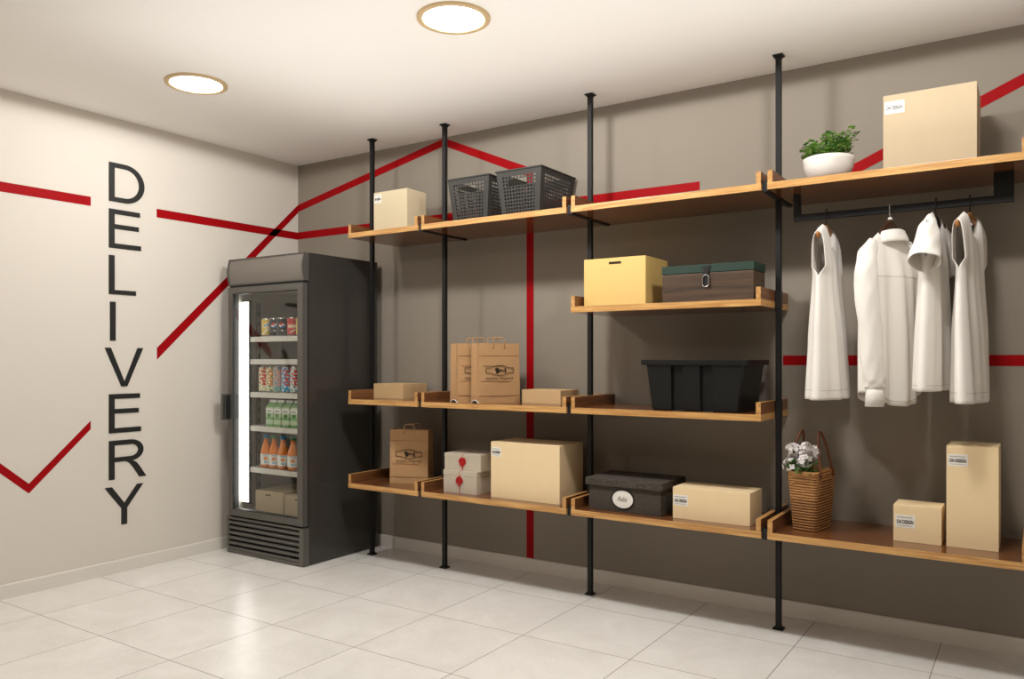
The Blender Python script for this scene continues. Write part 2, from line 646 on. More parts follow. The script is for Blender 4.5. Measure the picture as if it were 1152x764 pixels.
# ------------------------------------------------------------------ ceiling lamps
def ceiling_lamp(x, y, label, dim=1.):
    t = thing('ceiling_lamp', label, 'lamp', (x, y, H), 0, 'round recessed ceiling lamps')
    bm = BM()
    seg = 56
    prof = [(.128, -.004), (.129, -.009), (.132, -.011), (.150, -.011), (.1535, -.009), (.154, 0.)]
    lathe(bm, prof, seg, cap0=False, cap1=False)
    obj('trim_ring', bm, M_lampring, t, smooth=True)
    bm = BM()
    lathe(bm, [(.1295, -.0035), (.1295, -.006), (.122, -.009), (.09, -.0115), (.04, -.012)], seg)
    obj('diffuser', bm, M_lamp, t)
    for k in range(6):                   # the bulbs of the fitting
        ld = bpy.data.lights.new('lamp_bulb', 'SPOT')
        ld.spot_size = math.radians(178.6)
        ld.spot_blend = .03
        ld.shadow_soft_size = .035
        ld.energy = LAMP_W * dim / 6
        ld.color = LAMP_RGB
        lo = bpy.data.objects.new('lamp_bulb', ld)
        lo.location = (.085 * math.cos(k * PI / 3), .085 * math.sin(k * PI / 3), -.02)
        link(lo, t)
    return t


LAMP_W, UP_W = 93., 17.5


ceiling_lamp(.93, -1.502, 'round glowing ceiling lamp nearer the corner above the fridge', .3)
ceiling_lamp(.93, -3.5, 'added unseen ceiling lamp over the open floor by the left wall', .25)  # added out of view to lift the lower left wall and floor
ceiling_lamp(2.526, -1.395, 'round glowing ceiling lamp in front of the middle of the shelves')
ceiling_lamp(4.12, -1.40, 'added unseen ceiling lamp in front of the hanging clothes', .65)  # added out of view to light the right-hand bay

# added unseen fill light without a fitting, brightening the ceiling from below
ul = bpy.data.lights.new('added_ceiling_fill', 'AREA')
ul.shape = 'RECTANGLE'
ul.size, ul.size_y = 4.7, 1.8
ul.energy = UP_W
ul.color = LAMP_RGB
uo = bpy.data.objects.new('added_ceiling_fill', ul)
uo.location = (3.5, -1.42, 2.2)
uo.rotation_euler = (PI, 0, 0)
link(uo)

# ------------------------------------------------------------------ shelving: posts and boards
PX = [.957, 1.556, 2.553, 3.55, 4.553]
PY = -.225
TOPS = {'T': 2.055, 'U': 1.54, 'M': 1.022, 'L': .5}
BT = .031
POST_LAB = ['black steel post beside the fridge', 'black steel post between the narrow bay and the basket bay',
            'black steel post left of the yellow box', 'black steel post left of the hanging clothes',
            'black steel post right of the hanging clothes']
ARMS = {0: '', 1: 'TML', 2: 'TML', 3: 'TL', 4: 'TL'}
CLAMPS = {0: 'TML', 1: 'TML', 2: 'TUML', 3: 'TUML', 4: 'TL'}
for i, px in enumerate(PX):
    t = thing('shelf_post', POST_LAB[i], 'post', (px, PY, 0), 0, 'black floor to ceiling shelf posts')
    w = .0122
    obj('pole', box(BM(), -w, w, -w, w, .006, H - .006, .002), M_metal, t)
    for z0, z1 in ((0, .008), (H - .008, H)):
        bm = BM()
        a, b = (.0235, .0235)
        box(bm, -a, a, -a, a, z0, z1, .0025)
        if z0 == 0:
            box(bm, -.016, .016, -.016, .016, .008, .016, .003)
        else:
            box(bm, -.016, .016, -.016, .016, H - .016, H - .008, .003)
        obj('floor_flange' if z0 == 0 else 'ceiling_flange', bm, M_metal, t)
    for k in CLAMPS[i]:
        zt = TOPS[k]
        if k in ARMS[i]:
            bm = BM()
            box(bm, -.0125, .0125, -.452 - PY, -.012 - PY, zt - BT - .006, zt + .012, .0015)
            obj('bracket_arm', bm, M_arm, t)
        else:
            s = -1 if (k in 'UM' and i == 3) or i == 4 else 1
            bm = BM()
            box(bm, -.0131, .0131, -.018, .018, zt - BT + .001, zt + .05, .001)
            obj('shelf_clamp', bm, M_arm, t)

YF = -.465
BAY = [(PX[0] + .0245, PX[1] - .0138), (PX[1] + .0138, PX[2] - .0138), (PX[2] + .0138, PX[3] - .0138), (PX[3] + .0138, PX[4] - .0138)]
SH_LAB = {
    ('T', 0): 'top oak shelf of the narrow bay by the fridge, holding a small carton',
    ('T', 1): 'top oak shelf holding the two grey baskets',
    ('T', 2): 'empty top oak shelf above the yellow box',
    ('T', 3): 'top oak shelf above the clothes, holding a planter and a big carton',
    ('U', 2): 'oak shelf holding the yellow box and the green-lidded chest',
    ('M', 0): 'middle oak shelf of the narrow bay holding one low kraft box',
    ('M', 1): 'middle oak shelf holding two paper bags and a low kraft box',
    ('M', 2): 'middle oak shelf holding the black plastic tub',
    ('L', 0): 'lowest oak shelf of the narrow bay holding one paper bag',
    ('L', 1): 'lowest oak shelf holding two wax sealed boxes and a big carton',
    ('L', 2): 'lowest oak shelf holding the charcoal cloth box and a wide carton',
    ('L', 3): 'lowest oak shelf below the clothes, holding a straw bag and two cartons',
}
for (k, i), lab in SH_LAB.items():
    x0, x1 = BAY[i]
    zt = TOPS[k]
    t = thing('wall_shelf', lab, 'shelf', ((x0 + x1) / 2, 0, zt - BT), 0, 'oak shelves between the black posts')
    hw = (x1 - x0) / 2
    o = obj('board', box(BM(), -hw, hw, YF, -.002, 0, BT, .0012), [M_board, M_face], t)
    for p in o.data.polygons:             # brown laminate faces, pale oak edge band
        p.material_index = 1 if abs(p.normal.z) > .9 else 0
    for s in (-1, 1):
        xa = -hw + .001 if s < 0 else hw - .023
        o = obj('end_rail', box(BM(), xa, xa + .022, YF + .001, -.002, BT, BT + .054, .0012), [M_rail, M_rface], t)
        for p in o.data.polygons:
            p.material_index = 1 if abs(p.normal.x) > .9 else 0


# ------------------------------------------------------------------ cartons
def ship_label(t, x, y, z, w, h):
    """white printed address label on a face looking at -Y (x,z = its lower left corner)"""
    lb = obj('shipping_label', box(BM(), x, x + w, y - .0008, y - .0001, z, z + h, 0), M_white_lab, t)
    lb['label'] = 'white printed label'
    bm = stand_up(text_bm('ON DESIGN', h * .40, .0004, .0006, width=w * .84), x + w * .07, y - .0012, z + h * .33)
    obj('printed_name', bm, M_black_ink, lb)
    r = random.Random(5)
    for zz, hh in ((.78, .08), (.14, .05)):
        bm = BM()
        xx = x + w * .1
        while xx < x + w * .86:
            ww = w * r.uniform(.03, .06)
            ngon_prism(bm, [(xx, z + h * zz), (xx + ww, z + h * zz), (xx + ww, z + h * (zz + hh * r.uniform(.6, 1.))), (xx, z + h * (zz + hh))], 1, y - .0014, y - .0008)
            xx += ww + w * .018
        obj('fine_print', bm, M_grey_ink, lb)


def carton(name, x0, x1, y0, y1, z0, h, m, label, cat='box', group=None, lab=None, slot=None, bev=.0022, seam=True):
    cx = (x0 + x1) / 2
    t = thing(name, label, cat, (cx, y0, z0), 0, group)
    hw, d = (x1 - x0) / 2, y1 - y0
    bm = BM()
    box(bm, -hw, hw, 0, d, 0, h - .003, bev)
    obj('body', bm, m, t)
    # two closing flaps meeting in the middle
    bm = BM()
    e = .0006
    box(bm, -hw + e, hw - e, e, d / 2 - .0009, h - .0036, h, .0011)
    box(bm, -hw + e, hw - e, d / 2 + .0009, d - e, h - .0036, h, .0011)
    obj('top_flaps', bm, m, t)
    if lab:
        ship_label(t, lab[0] - cx, 0, lab[1] - z0, lab[2], lab[3])
    if slot:
        xa, xb, za, zb = slot
        bm = BM()
        pts = [(a - cx, b - z0) for a, b in ((xa, za), (xb, za), (xb, zb), (xa, zb))]
        ngon_prism(bm, pts, 1, -.0009, .0)
        o = obj('hand_slot', bm, M_dark_gap, t)  # dark plate on the solid face, in place of a shaded cut
        o['label'] = 'dark patch standing in for the shaded hand slot'
    return t


G_C = 'brown cartons on the shelves'
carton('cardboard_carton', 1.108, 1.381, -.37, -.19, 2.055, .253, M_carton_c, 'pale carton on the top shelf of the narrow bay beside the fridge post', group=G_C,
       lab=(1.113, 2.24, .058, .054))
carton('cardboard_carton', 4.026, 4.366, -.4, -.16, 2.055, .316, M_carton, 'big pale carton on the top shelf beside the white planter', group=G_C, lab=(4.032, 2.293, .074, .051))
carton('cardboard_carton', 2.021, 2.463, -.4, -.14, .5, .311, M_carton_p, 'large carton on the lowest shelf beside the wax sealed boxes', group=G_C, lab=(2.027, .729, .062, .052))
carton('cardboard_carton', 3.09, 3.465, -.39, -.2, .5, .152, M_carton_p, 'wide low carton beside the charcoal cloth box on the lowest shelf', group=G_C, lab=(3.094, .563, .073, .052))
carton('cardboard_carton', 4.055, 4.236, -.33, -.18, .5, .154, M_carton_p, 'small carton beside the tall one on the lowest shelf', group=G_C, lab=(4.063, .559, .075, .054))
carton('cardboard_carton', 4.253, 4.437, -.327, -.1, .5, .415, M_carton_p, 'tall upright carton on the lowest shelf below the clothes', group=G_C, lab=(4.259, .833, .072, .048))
carton('storage_box', 2.606, 2.95, -.395, -.115, 1.54, .244, M_yellow, 'bright yellow box with a hand slot beside the green-lidded chest', slot=(2.749, 2.817, 1.752, 1.764))
carton('kraft_box', 1.005, 1.254, -.262, -.03, 1.022, .092, M_carton2, 'low kraft box on the middle shelf of the narrow bay', group='low kraft boxes')
carton('kraft_box', 2.134, 2.385, -.255, -.05, 1.022, .076, M_carton2, 'low kraft box beside the two paper bags on the middle shelf', group='low kraft boxes')


# ------------------------------------------------------------------ wax sealed boxes
def sealed_box(x0, x1, y0, y1, z0, h, label, sx, sz, rz):
    cx = (x0 + x1) / 2
    t = thing('gift_box', label, 'box', (cx, y0, z0), rz, 'pale boxes with red wax seals')
    hw, d = (x1 - x0) / 2, y1 - y0
    obj('body', box(BM(), -hw + .0015, hw - .0015, .0015, d - .0015, 0, h * .8, .001), M_linen, t)
    obj('lid', box(BM(), -hw, hw, 0, d, h * .78, h, .0015), M_linen, t)
    bm = BM()
    box(bm, sx - cx - .0012, sx - cx + .0012, -.0012, 0.0014, 0.001, h)
    box(bm, sx - cx - .0012, sx - cx + .0012, -.0004, d, h, h + .0009)
    o = obj('red_thread', bm, M_wax, t)
    bm = BM()
    r = random.Random(int(sz * 1000))
    n = 22
    pts = [(.024 * (1 + .12 * r.uniform(-1, 1)) * math.cos(2 * PI * i / n), .024 * (1.06 + .14 * r.uniform(-1, 1)) * math.sin(2 * PI * i / n)) for i in range(n)]
    ngon_prism(bm, [(sx - cx + a, sz - z0 + b) for a, b in pts], 1, -.006, -.001)
    box(bm, sx - cx - .004, sx - cx + .004, -.004, -.001, sz - z0 - .036, sz - z0 - .018, .001)
    inner = arc(sx - cx, sz - z0, .014, .014, 0, 345, 20)
    band(bm, arc(sx - cx, sz - z0, .017, .017, 0, 345, 20), inner, 1, -.0075, -.006)
    bmesh.ops.bevel(bm, geom=[e for e in bm.edges if abs(e.verts[0].co.y + .006) < 1e-5 and abs(e.verts[1].co.y + .006) < 1e-5], offset=.0015, segments=2, affect='EDGES')
    o = obj('wax_seal', bm, M_wax, t)
    o['label'] = 'round red wax seal'
    return t


sealed_box(1.679, 1.92, -.395, -.2, .5, .128, 'lower pale box with a red wax seal, under another such box', 1.798, .572, 0)
sealed_box(1.679, 1.936, -.382, -.19, .628, .097, 'upper pale box with a red wax seal, resting on another such box', 1.81, .68, .02)


# ------------------------------------------------------------------ charcoal cloth box
def cloth_box():
    t = thing('storage_box', 'charcoal cloth box with a lid and an oval white tag', 'box', (2.835, -.4, .5))
    hw, d = .198, .28
    obj('body', box(BM(), -hw, hw, 0, d, 0, .145, .004), M_fabric, t)
    obj('lid', box(BM(), -hw - .014, hw + .014, -.013, d + .013, .125, .164, .006, seg=3), M_fabric, t)
    bm = BM()
    cx, cz, a, b = -.006, .066, .057, .0445
    band(bm, arc(cx, cz, a + .006, b + .006, 0, 350, 35), arc(cx, cz, a, b, 0, 350, 35), 1, -.0035, 0)
    o = obj('tag_frame', bm, M_arm, t)
    bm = BM()
    ngon_prism(bm, arc(cx, cz, a + .001, b + .001, 0, 350, 35), 1, -.0022, 0)
    o = obj('oval_tag', bm, M_white_lab, t)
    o['label'] = 'white oval tag with handwriting'
    bm = stand_up(text_bm('Felix', .034, .0003, 0, shear=.45, width=.055), cx - .028, -.0026, cz - .011)
    obj('handwriting', bm, M_ink, o)


cloth_box()


# ------------------------------------------------------------------ green-lidded chest
def chest():
    x0, x1, y0, y1 = 3.036, 3.482, -.39, -.21
    t = thing('storage_chest', 'dark wooden chest with a green lid and a metal clasp', 'chest', ((x0 + x1) / 2, y0, 1.54))
    hw, d = (x1 - x0) / 2, y1 - y0
    obj('body', box(BM(), -hw, hw, 0, d, 0, .139, .0025), M_darkwood, t)
    obj('lid', box(BM(), -hw - .002, hw + .002, -.002, d + .002, .141, .18, .003), M_green, t)
    cx = -.001
    bm = BM()
    box(bm, cx - .019, cx + .019, -.006, -.001, .152, .172, .001)
    box(bm, cx - .013, cx + .013, -.008, -.001, .12, .152, .001)
    box(bm, cx - .015, cx + .015, -.004, .001, .075, .12, .001)
    k = obj('clasp', bm, M_arm, t)
    bm = BM()
    pts = [(cx + a, -.010, b) for a, b in arc(0, .118, .0145, .010, 0, 180, 6) + arc(0, .082, .0145, .010, 180, 360, 6)]
    tube(bm, pts + [pts[0]], .0026, 8, caps=False)
    o = obj('clasp_loop', bm, M_steel, k, smooth=True)
    o['label'] = 'bright steel clasp loop'


chest()


# ------------------------------------------------------------------ black tub
def tub():
    t = thing('storage_tub', 'black ribbed plastic tub with a wide rim on the middle shelf', 'tub', (3.21, -.275, 1.022))
    bm = BM()
    # perimeter with recessed channels on front and back
    def loop(hx, hy, z, rec):
        pts = []
        ch = [(-.108, -.056), (.035, .087)]
        xs = [-hx]
        for a, b in ch:
            xs += [a - .004, a, b, b + .004]
        xs += [hx]
        k = [0, 0, 1, 1, 0, 0, 1, 1, 0, 0]
        for x, q in zip(xs, k):
            pts.append((x, -hy + rec * q, z))
        for y in (-hy + .01, hy - .01):
            pts.append((hx + .008, y, z))
        for x, q in list(zip(xs, k))[::-1]:
            pts.append((x, hy - rec * q, z))
        for y in (hy - .01, -hy + .01):
            pts.append((-hx - .008, y, z))
        return pts
    rows = []
    for z, hx, hy, rec in ((0, .2, .145, 0.0), (.004, .206, .151, .014), (.12, .22, .157, .017), (.212, .232, .162, .018), (.219, .233, .1625, .0), (.235, .235, .163, 0)):
        rows.append([bm.verts.new(p) for p in loop(hx, hy, z, rec)])
    n = len(rows[0])
    for a, b in zip(rows, rows[1:]):
        for i in range(n):
            bm.faces.new((a[i], a[(i + 1) % n], b[(i + 1) % n], b[i]))
    bm.faces.new(rows[0][::-1])
    bm.faces.new(rows[-1])
    obj('body', bm, M_tub, t)
    bm = BM()
    box(bm, -.262, .262, -.172, .172, .219, .2455, .006, seg=3)
    obj('rim', bm, M_tub, t, smooth=True, angle=40)


tub()


# ------------------------------------------------------------------ perforated baskets
def basket(xc, wt, wb, yf, depth, z0, h, label):
    t = thing('plastic_basket', label, 'basket', (xc, yf + depth / 2, z0), 0, 'grey perforated baskets')
    bm = BM()
    dt, db = depth, depth - .045
    ct = [(-wt / 2, -dt / 2), (wt / 2, -dt / 2), (wt / 2, dt / 2), (-wt / 2, dt / 2)]
    cb = [(-wb / 2, -db / 2), (wb / 2, -db / 2), (wb / 2, db / 2), (-wb / 2, db / 2)]

    def side(i, nx, ny, handle):
        j = (i + 1) % 4
        A, B = Vector((*cb[i], 0)), Vector((*cb[j], 0))
        C, D = Vector((*ct[j], h)), Vector((*ct[i], h))

        def P(u, v):
            return (A * (1 - u) + B * u) * (1 - v) + (D * (1 - u) + C * u) * v
        us = [0] + [.105 + (.79) * k / nx for k in range(nx + 1)] + [1]
        vs = [0] + [.055 + (.83) * k / ny for k in range(ny + 1)] + [1]
        V = {}

        def vt(u, v):
            key = (round(u, 5), round(v, 5))
            if key not in V:
                V[key] = bm.verts.new(P(u, v))
            return V[key]
        for a in range(len(us) - 1):
            for b in range(len(vs) - 1):
                q = [vt(us[a], vs[b]), vt(us[a + 1], vs[b]), vt(us[a + 1], vs[b + 1]), vt(us[a], vs[b + 1])]
                hole = 0 < a < len(us) - 2 and 0 < b < len(vs) - 2
                if handle and hole and handle[0] <= a <= handle[1] and handle[2] <= b <= handle[3]:
                    # one long grip opening with a thin frame around it
                    continue
                if not hole:
                    bm.faces.new(q)
                    continue
                du, dv = us[a + 1] - us[a], vs[b + 1] - vs[b]
                f = .2
                inn = [vt(us[a] + du * f, vs[b] + dv * f), vt(us[a + 1] - du * f, vs[b] + dv * f),
                       vt(us[a + 1] - du * f, vs[b + 1] - dv * f), vt(us[a] + du * f, vs[b + 1] - dv * f)]
                for k in range(4):
                    bm.faces.new((q[k], q[(k + 1) % 4], inn[(k + 1) % 4], inn[k]))
    side(0, 11, 11, (3, 8, 9, 10))
    side(1, 15, 11, None)
    side(2, 11, 11, (3, 8, 9, 10))
    side(3, 15, 11, None)
    bm.faces.new([bm.verts.new((*p, .002)) for p in cb])
    bmesh.ops.remove_doubles(bm, verts=bm.verts, dist=.0004)
    o = obj('body', bm, M_plastic_grey, t)
    solidify(o, .0026, 0)
    bm = BM()
    e = .007
    out = [(-wt / 2 - e, -dt / 2 - e), (wt / 2 + e, -dt / 2 - e), (wt / 2 + e, dt / 2 + e), (-wt / 2 - e, dt / 2 + e)]
    inn = [(-wt / 2 + .004, -dt / 2 + .004), (wt / 2 - .004, -dt / 2 + .004), (wt / 2 - .004, dt / 2 - .004), (-wt / 2 + .004, dt / 2 - .004)]
    band(bm, out, inn, 2, h - .004, h + .004)
    bmesh.ops.bevel(bm, geom=list(bm.edges), offset=.0015, segments=1, affect='EDGES')
    obj('rim', bm, M_plastic_grey, t)
    return t


basket(1.862, .29, .235, -.40, .33, 2.056, .249, 'grey perforated basket nearer the fridge on the top shelf')
basket(2.204, .292, .238, -.40, .37, 2.056, .251, 'grey perforated basket at the post side of the top shelf, right of its twin')


# ------------------------------------------------------------------ paper bags
def paper_bag(x, y, z, th, W, D, Hh, label, fold):
    """corner (front left) at x,y; front panel runs along angle th"""
    t = thing('paper_bag', label, 'bag', (x, y, z), th, 'brown paper carrier bags')
    bm = BM()
    nz = 10
    r = random.Random(int(x * 100))
    fr, bk, gl, gr = [], [], [], []
    for k in range(nz + 1):
        v = k / nz
        zz = v * Hh
        pin = .010 * v                       # the mouth closes up a little
        ins = .30 * D * min(1, .25 + v)      # gusset crease
        wob = .0012 * math.sin(v * 9 + x)
        fr.append([bm.verts.new((W * u, pin + wob * math.sin(u * 7) + .002 * math.sin(u * PI) * (1 - v), zz)) for u in [i / 8 for i in range(9)]])
        bk.append([bm.verts.new((W * u, D - pin + wob * math.cos(u * 5), zz)) for u in [i / 8 for i in range(9)]])
        gl.append(bm.verts.new((ins * .45, D / 2, zz)))
        gr.append(bm.verts.new((W - ins * .45, D / 2, zz)))
    for k in range(nz):
        for i in range(8):
            bm.faces.new((fr[k][i], fr[k][i + 1], fr[k + 1][i + 1], fr[k + 1][i]))
            bm.faces.new((bk[k][i + 1], bk[k][i], bk[k + 1][i], bk[k + 1][i + 1]))
        for g, e in ((gl, 0), (gr, 8)):
            bm.faces.new((fr[k][e], g[k], g[k + 1], fr[k + 1][e]))
            bm.faces.new((g[k], bk[k][e], bk[k + 1][e], g[k + 1]))
    bm.faces.new([*fr[0], gr[0], *bk[0][::-1], gl[0]])
    o = obj('bag_body', bm, M_kraft, t)
    solidify(o, .0008, 0)
    # folds pressed into the front
    for zf, a, b in ((.79, .02, .98), (.62, .1, .6), (.36, .05, .75), (.12, .0, 1.0)):
        bm = BM()
        box(bm, W * a, W * b, -.0016 + .010 * zf - .001, .0002 + .010 * zf, Hh * zf, Hh * zf + .0014)
        obj('pressed_crease', bm, mat('kraft_crease', (164, 124, 82), .9, noise=.1), t)
    for off, dx in ((.010, 0), (D - .012, .004)):
        bm = BM()
        c = W * .5
        hw = W * .135
        pts = [(c - hw + dx, off, Hh - .03), (c - hw + dx, off, Hh + .018)]
        pts += [(c - hw + .014 + dx - .014 * math.cos(a), off, Hh + .018 + .014 * math.sin(a)) for a in (.5, 1., 1.5)]
        pts += [(c + hw - .014 + dx + .014 * math.sin(a), off, Hh + .018 + .014 * math.cos(a)) for a in (.1, .6, 1.1)]
        pts += [(c + hw + dx, off, Hh + .018), (c + hw + dx, off, Hh - .03)]
        tube(bm, pts, .0038, 8)
        obj('handle', bm, M_kraft, t, smooth=True)
    # printed badge: a barrel outline with side tabs, two shaking hands and lines of lettering
    bm = BM()
    cx, cz = W * .5, Hh * .545
    a, b = W * .225, Hh * .088
    yb = -.0042 + .0052
    tabx, tabz = W * .34, Hh * .047
    up = [(-tabx, tabz)] + [(-a * 1.0 + 2 * a * i / 14, tabz + (b - tabz) * math.sin(PI * i / 14)) for i in range(15)] + [(tabx, tabz)]
    outl = up + [(p[0], -p[1]) for p in up[::-1]]
    k = .0032
    inn = []
    for (px, pz) in outl:
        inn.append((px - math.copysign(k, px) if abs(abs(px) - tabx) < 1e-6 else px, pz - math.copysign(k, pz)))
    f = lambda L: [(cx + p, cz + q) for p, q in L]
    band(bm, f(outl), f(inn), 1, yb - .0008, yb)
    for poly in ([(-.09, .02), (-.075, .045), (-.055, .035), (-.05, .055), (-.02, .03), (.0, .012), (.0, -.012), (-.03, -.045), (-.075, -.04), (-.06, -.02)],
                 [(.0, .012), (.03, .022), (.05, .004), (.085, .002), (.085, -.012), (.05, -.012), (.03, -.002), (.0, -.012)],
                 [(.085, .03), (.115, .05), (.112, .012), (.122, -.04), (.09, -.036), (.098, -.005)]):
        ngon_prism(bm, f([(p * W * 1.35, q * Hh * 1.05) for p, q in poly]), 1, yb - .0007, yb)
    rr = random.Random(3)
    for zz, hh in ((-.135, .016), (-.163, .007)):
        xx = -W * .34
        while xx < W * .33:
            ww = W * rr.uniform(.018, .04)
            if rr.random() > .12:
                q = rr.uniform(.6, 1.)
                ngon_prism(bm, f([(xx, Hh * zz), (xx + ww, Hh * zz), (xx + ww * .8, Hh * zz + Hh * hh * q), (xx + ww * .1, Hh * zz + Hh * hh)]), 1, yb - .0006, yb)
            xx += ww + W * .012
    obj('printed_badge', bm, M_ink, t)['label'] = 'dark printed badge with clasped hands and lettering'
    if fold:
        bm = BM()
        pts = [(D * (.06 + .88 * i / 12), .014 * math.sin(PI * i / 12) ** 1.3 + .0045) for i in range(13)]
        band(bm, pts, [(p, max(.0005, q - .0045)) for p, q in pts], 0, -.0035, .0, closed=False)
        o = obj('bottom_fold', bm, M_white_lab, t)
        bm = BM()
        ngon_prism(bm, [(D * .06, .0004)] + [(p, max(.0006, q - .004)) for p, q in pts] + [(D * .94, .0004)], 0, -.0025, .0)
        obj('fold_opening', bm, M_dark_gap, o)  # dark filler for the shade inside the fold
    return t


paper_bag(1.962, -.428, 1.022, math.radians(64.5), .266, .10, .338, 'front paper carrier bag on the middle shelf, its printed badge in full view', True)
paper_bag(1.820, -.438, 1.022, math.radians(62), .266, .11, .338, 'rear paper carrier bag on the middle shelf, half hidden by the front one', True)
paper_bag(1.202, -.327, .5, math.radians(19.5), .25, .10, .333, 'paper carrier bag alone on the lowest shelf of the narrow bay', False)


# ------------------------------------------------------------------ planter
def leaf(bm, p, d, up, L, w, mi=0):
    """a small folded leaf from p along d"""
    d = d.normalized()
    s = d.cross(up)
    if s.length < 1e-3:
        s = Vector((1, 0, 0))
    s.normalize()
    n = s.cross(d)
    c = [p, p + d * L * .35 + s * w * .5 + n * .12 * L, p + d * L * .72 + s * w * .42 + n * .1 * L, p + d * L - n * .1 * L,
         p + d * L * .72 - s * w * .42 + n * .1 * L, p + d * L * .35 - s * w * .5 + n * .12 * L]
    m1, m2 = p + d * L * .35, p + d * L * .72
    v = [bm.verts.new(q) for q in c]
    a, b = bm.verts.new(m1), bm.verts.new(m2)
    for q in ((v[0], v[1], a), (a, v[1], v[2], b), (b, v[2], v[3]), (b, v[3], v[4]), (a, b, v[4], v[5]), (v[0], a, v[5])):
        bm.faces.new(q).material_index = mi


def planter():
    t = thing('potted_plant', 'small leafy green plant in a white oval bowl on the top shelf', 'plant', (3.795, -.33, 2.056))
    bm = BM()
    prof = [(.05, 0), (.066, .004), (.088, .026), (.101, .055), (.106, .085), (.107, .1), (.104, .1015), (.101, .098), (.097, .08)]
    lathe(bm, prof, 48, cap1=False)
    obj('bowl', bm, M_white_ceramic, t, smooth=True)
    bm = BM()
    lathe(bm, [(.0, .079), (.06, .083), (.0975, .08)], 32, cap0=False, cap1=False)
    bmesh.ops.remove_doubles(bm, verts=bm.verts, dist=1e-4)
    obj('soil', bm, M_soil, t)
    bm, bs = BM(), BM()
    r = random.Random(4)
    clumps = []
    for k in range(64):
        a, q = r.uniform(0, 2 * PI), math.sqrt(r.random()) * .085
        bx, by = q * math.cos(a), q * math.sin(a)
        hgt = r.uniform(.05, .1)
        if .0 < bx < .03 or bx > .05:
            hgt += .03
        lean = Vector((math.cos(a), math.sin(a), 0)) * (q / .085) * r.uniform(.02, .06)
        p0 = Vector((bx, by, .08))
        p1 = p0 + lean * .5 + Vector((0, 0, hgt * .6))
        p2 = p0 + lean * 1.2 + Vector((0, 0, hgt))
        tube(bs, [p0, p1, p2], .0011, 5)
        for j in range(14):
            v = r.uniform(.1, 1.)
            p = (p0.lerp(p1, v * 2) if v < .5 else p1.lerp(p2, v * 2 - 1))
            ang = r.uniform(0, 2 * PI)
            d = Vector((math.cos(ang), math.sin(ang), r.uniform(-.35, .6)))
            leaf(bm, p, d, Vector((0, 0, 1)), r.uniform(.018, .03), r.uniform(.014, .022), 1 if r.random() < .35 else 0)
    obj('foliage', bm, [M_leaf, M_leaf_d], t, smooth=True)
    obj('stems', bs, M_stem, t)


planter()


# ------------------------------------------------------------------ straw bag with flowers
BRZ = math.radians(-10)
BX, BY, BZ = 3.706, -.252, .5


def straw_bag():
    t = thing('straw_bag', 'woven straw bag with brown leather handles on the lowest shelf', 'bag', (BX, BY, BZ), BRZ)
    bm = BM()
    rows, n = 88, 96
    Hb = .272

    def cross(a, hx, hy):
        c, s = math.cos(a), math.sin(a)
        e = .24
        return (hx * math.copysign(abs(c) ** e, c), hy * math.copysign(abs(s) ** e, s))
    grid = []
    for k in range(rows + 1):
        v = k / rows
        hx = .054 + .016 * v
        hy = .088 + .024 * v
        row = []
        for i in range(n):
            a = 2 * PI * i / n
            x, y = cross(a, hx, hy)
            q = Vector((x, y, 0)).normalized()
            ph = v * 22
            lay = abs(math.sin(PI * ph))
            wv = .5 + .5 * math.cos(PI * (i / 2.0) + PI * math.floor(ph))
            bump = .0052 * lay * (.25 + .75 * wv)
            dip = -.012 * (1 - (2 * (i / n) % 1 * 2 - 1) ** 2) * v ** 6
            row.append(bm.verts.new((x + q.x * bump, y + q.y * bump, v * Hb + dip)))
        grid.append(row)
    for a, b in zip(grid, grid[1:]):
        for i in range(n):
            f = bm.faces.new((a[i], a[(i + 1) % n], b[(i + 1) % n], b[i]))
    for f in bm.faces:                       # darker faces in the grooves between straws
        ph = (sum(v.co.z for v in f.verts) / 4 / Hb * 22) % 1
        if ph < .14 or ph > .86:
            f.material_index = 1
    bm.faces.new(grid[0][::-1])
    # inner wall a little lower
    inner = []
    for k, v in enumerate((1., .6, .2)):
        inner.append([bm.verts.new((*[q * .93 for q in cross(2 * PI * i / n, (.054 + .016 * v), (.088 + .024 * v))], v * Hb - .004)) for i in range(n)])
    for i in range(n):
        j = (i + 1) % n
        bm.faces.new((grid[-1][i], grid[-1][j], inner[0][j], inner[0][i]))
        bm.faces.new((inner[0][i], inner[0][j], inner[1][j], inner[1][i]))
        bm.faces.new((inner[1][i], inner[1][j], inner[2][j], inner[2][i]))
    bm.faces.new(inner[2])
    obj('woven_body', bm, [M_straw, M_straw_d], t, smooth=True)
    for s in (-1, 1):
        bm = BM()
        pts = []
        for k in range(15):
            u = -1 + 2 * k / 14
            pts.append((s * (.075 - .035 * (1 - u * u)), -.012 + u * .07, Hb - .03 + .2 * (1 - abs(u) ** 2.2)))
        tube(bm, pts, .0058, 10)
        h = obj('handle', bm, M_leather, t, smooth=True)
        h['label'] = 'brown leather handle'
    return t


straw_bag()


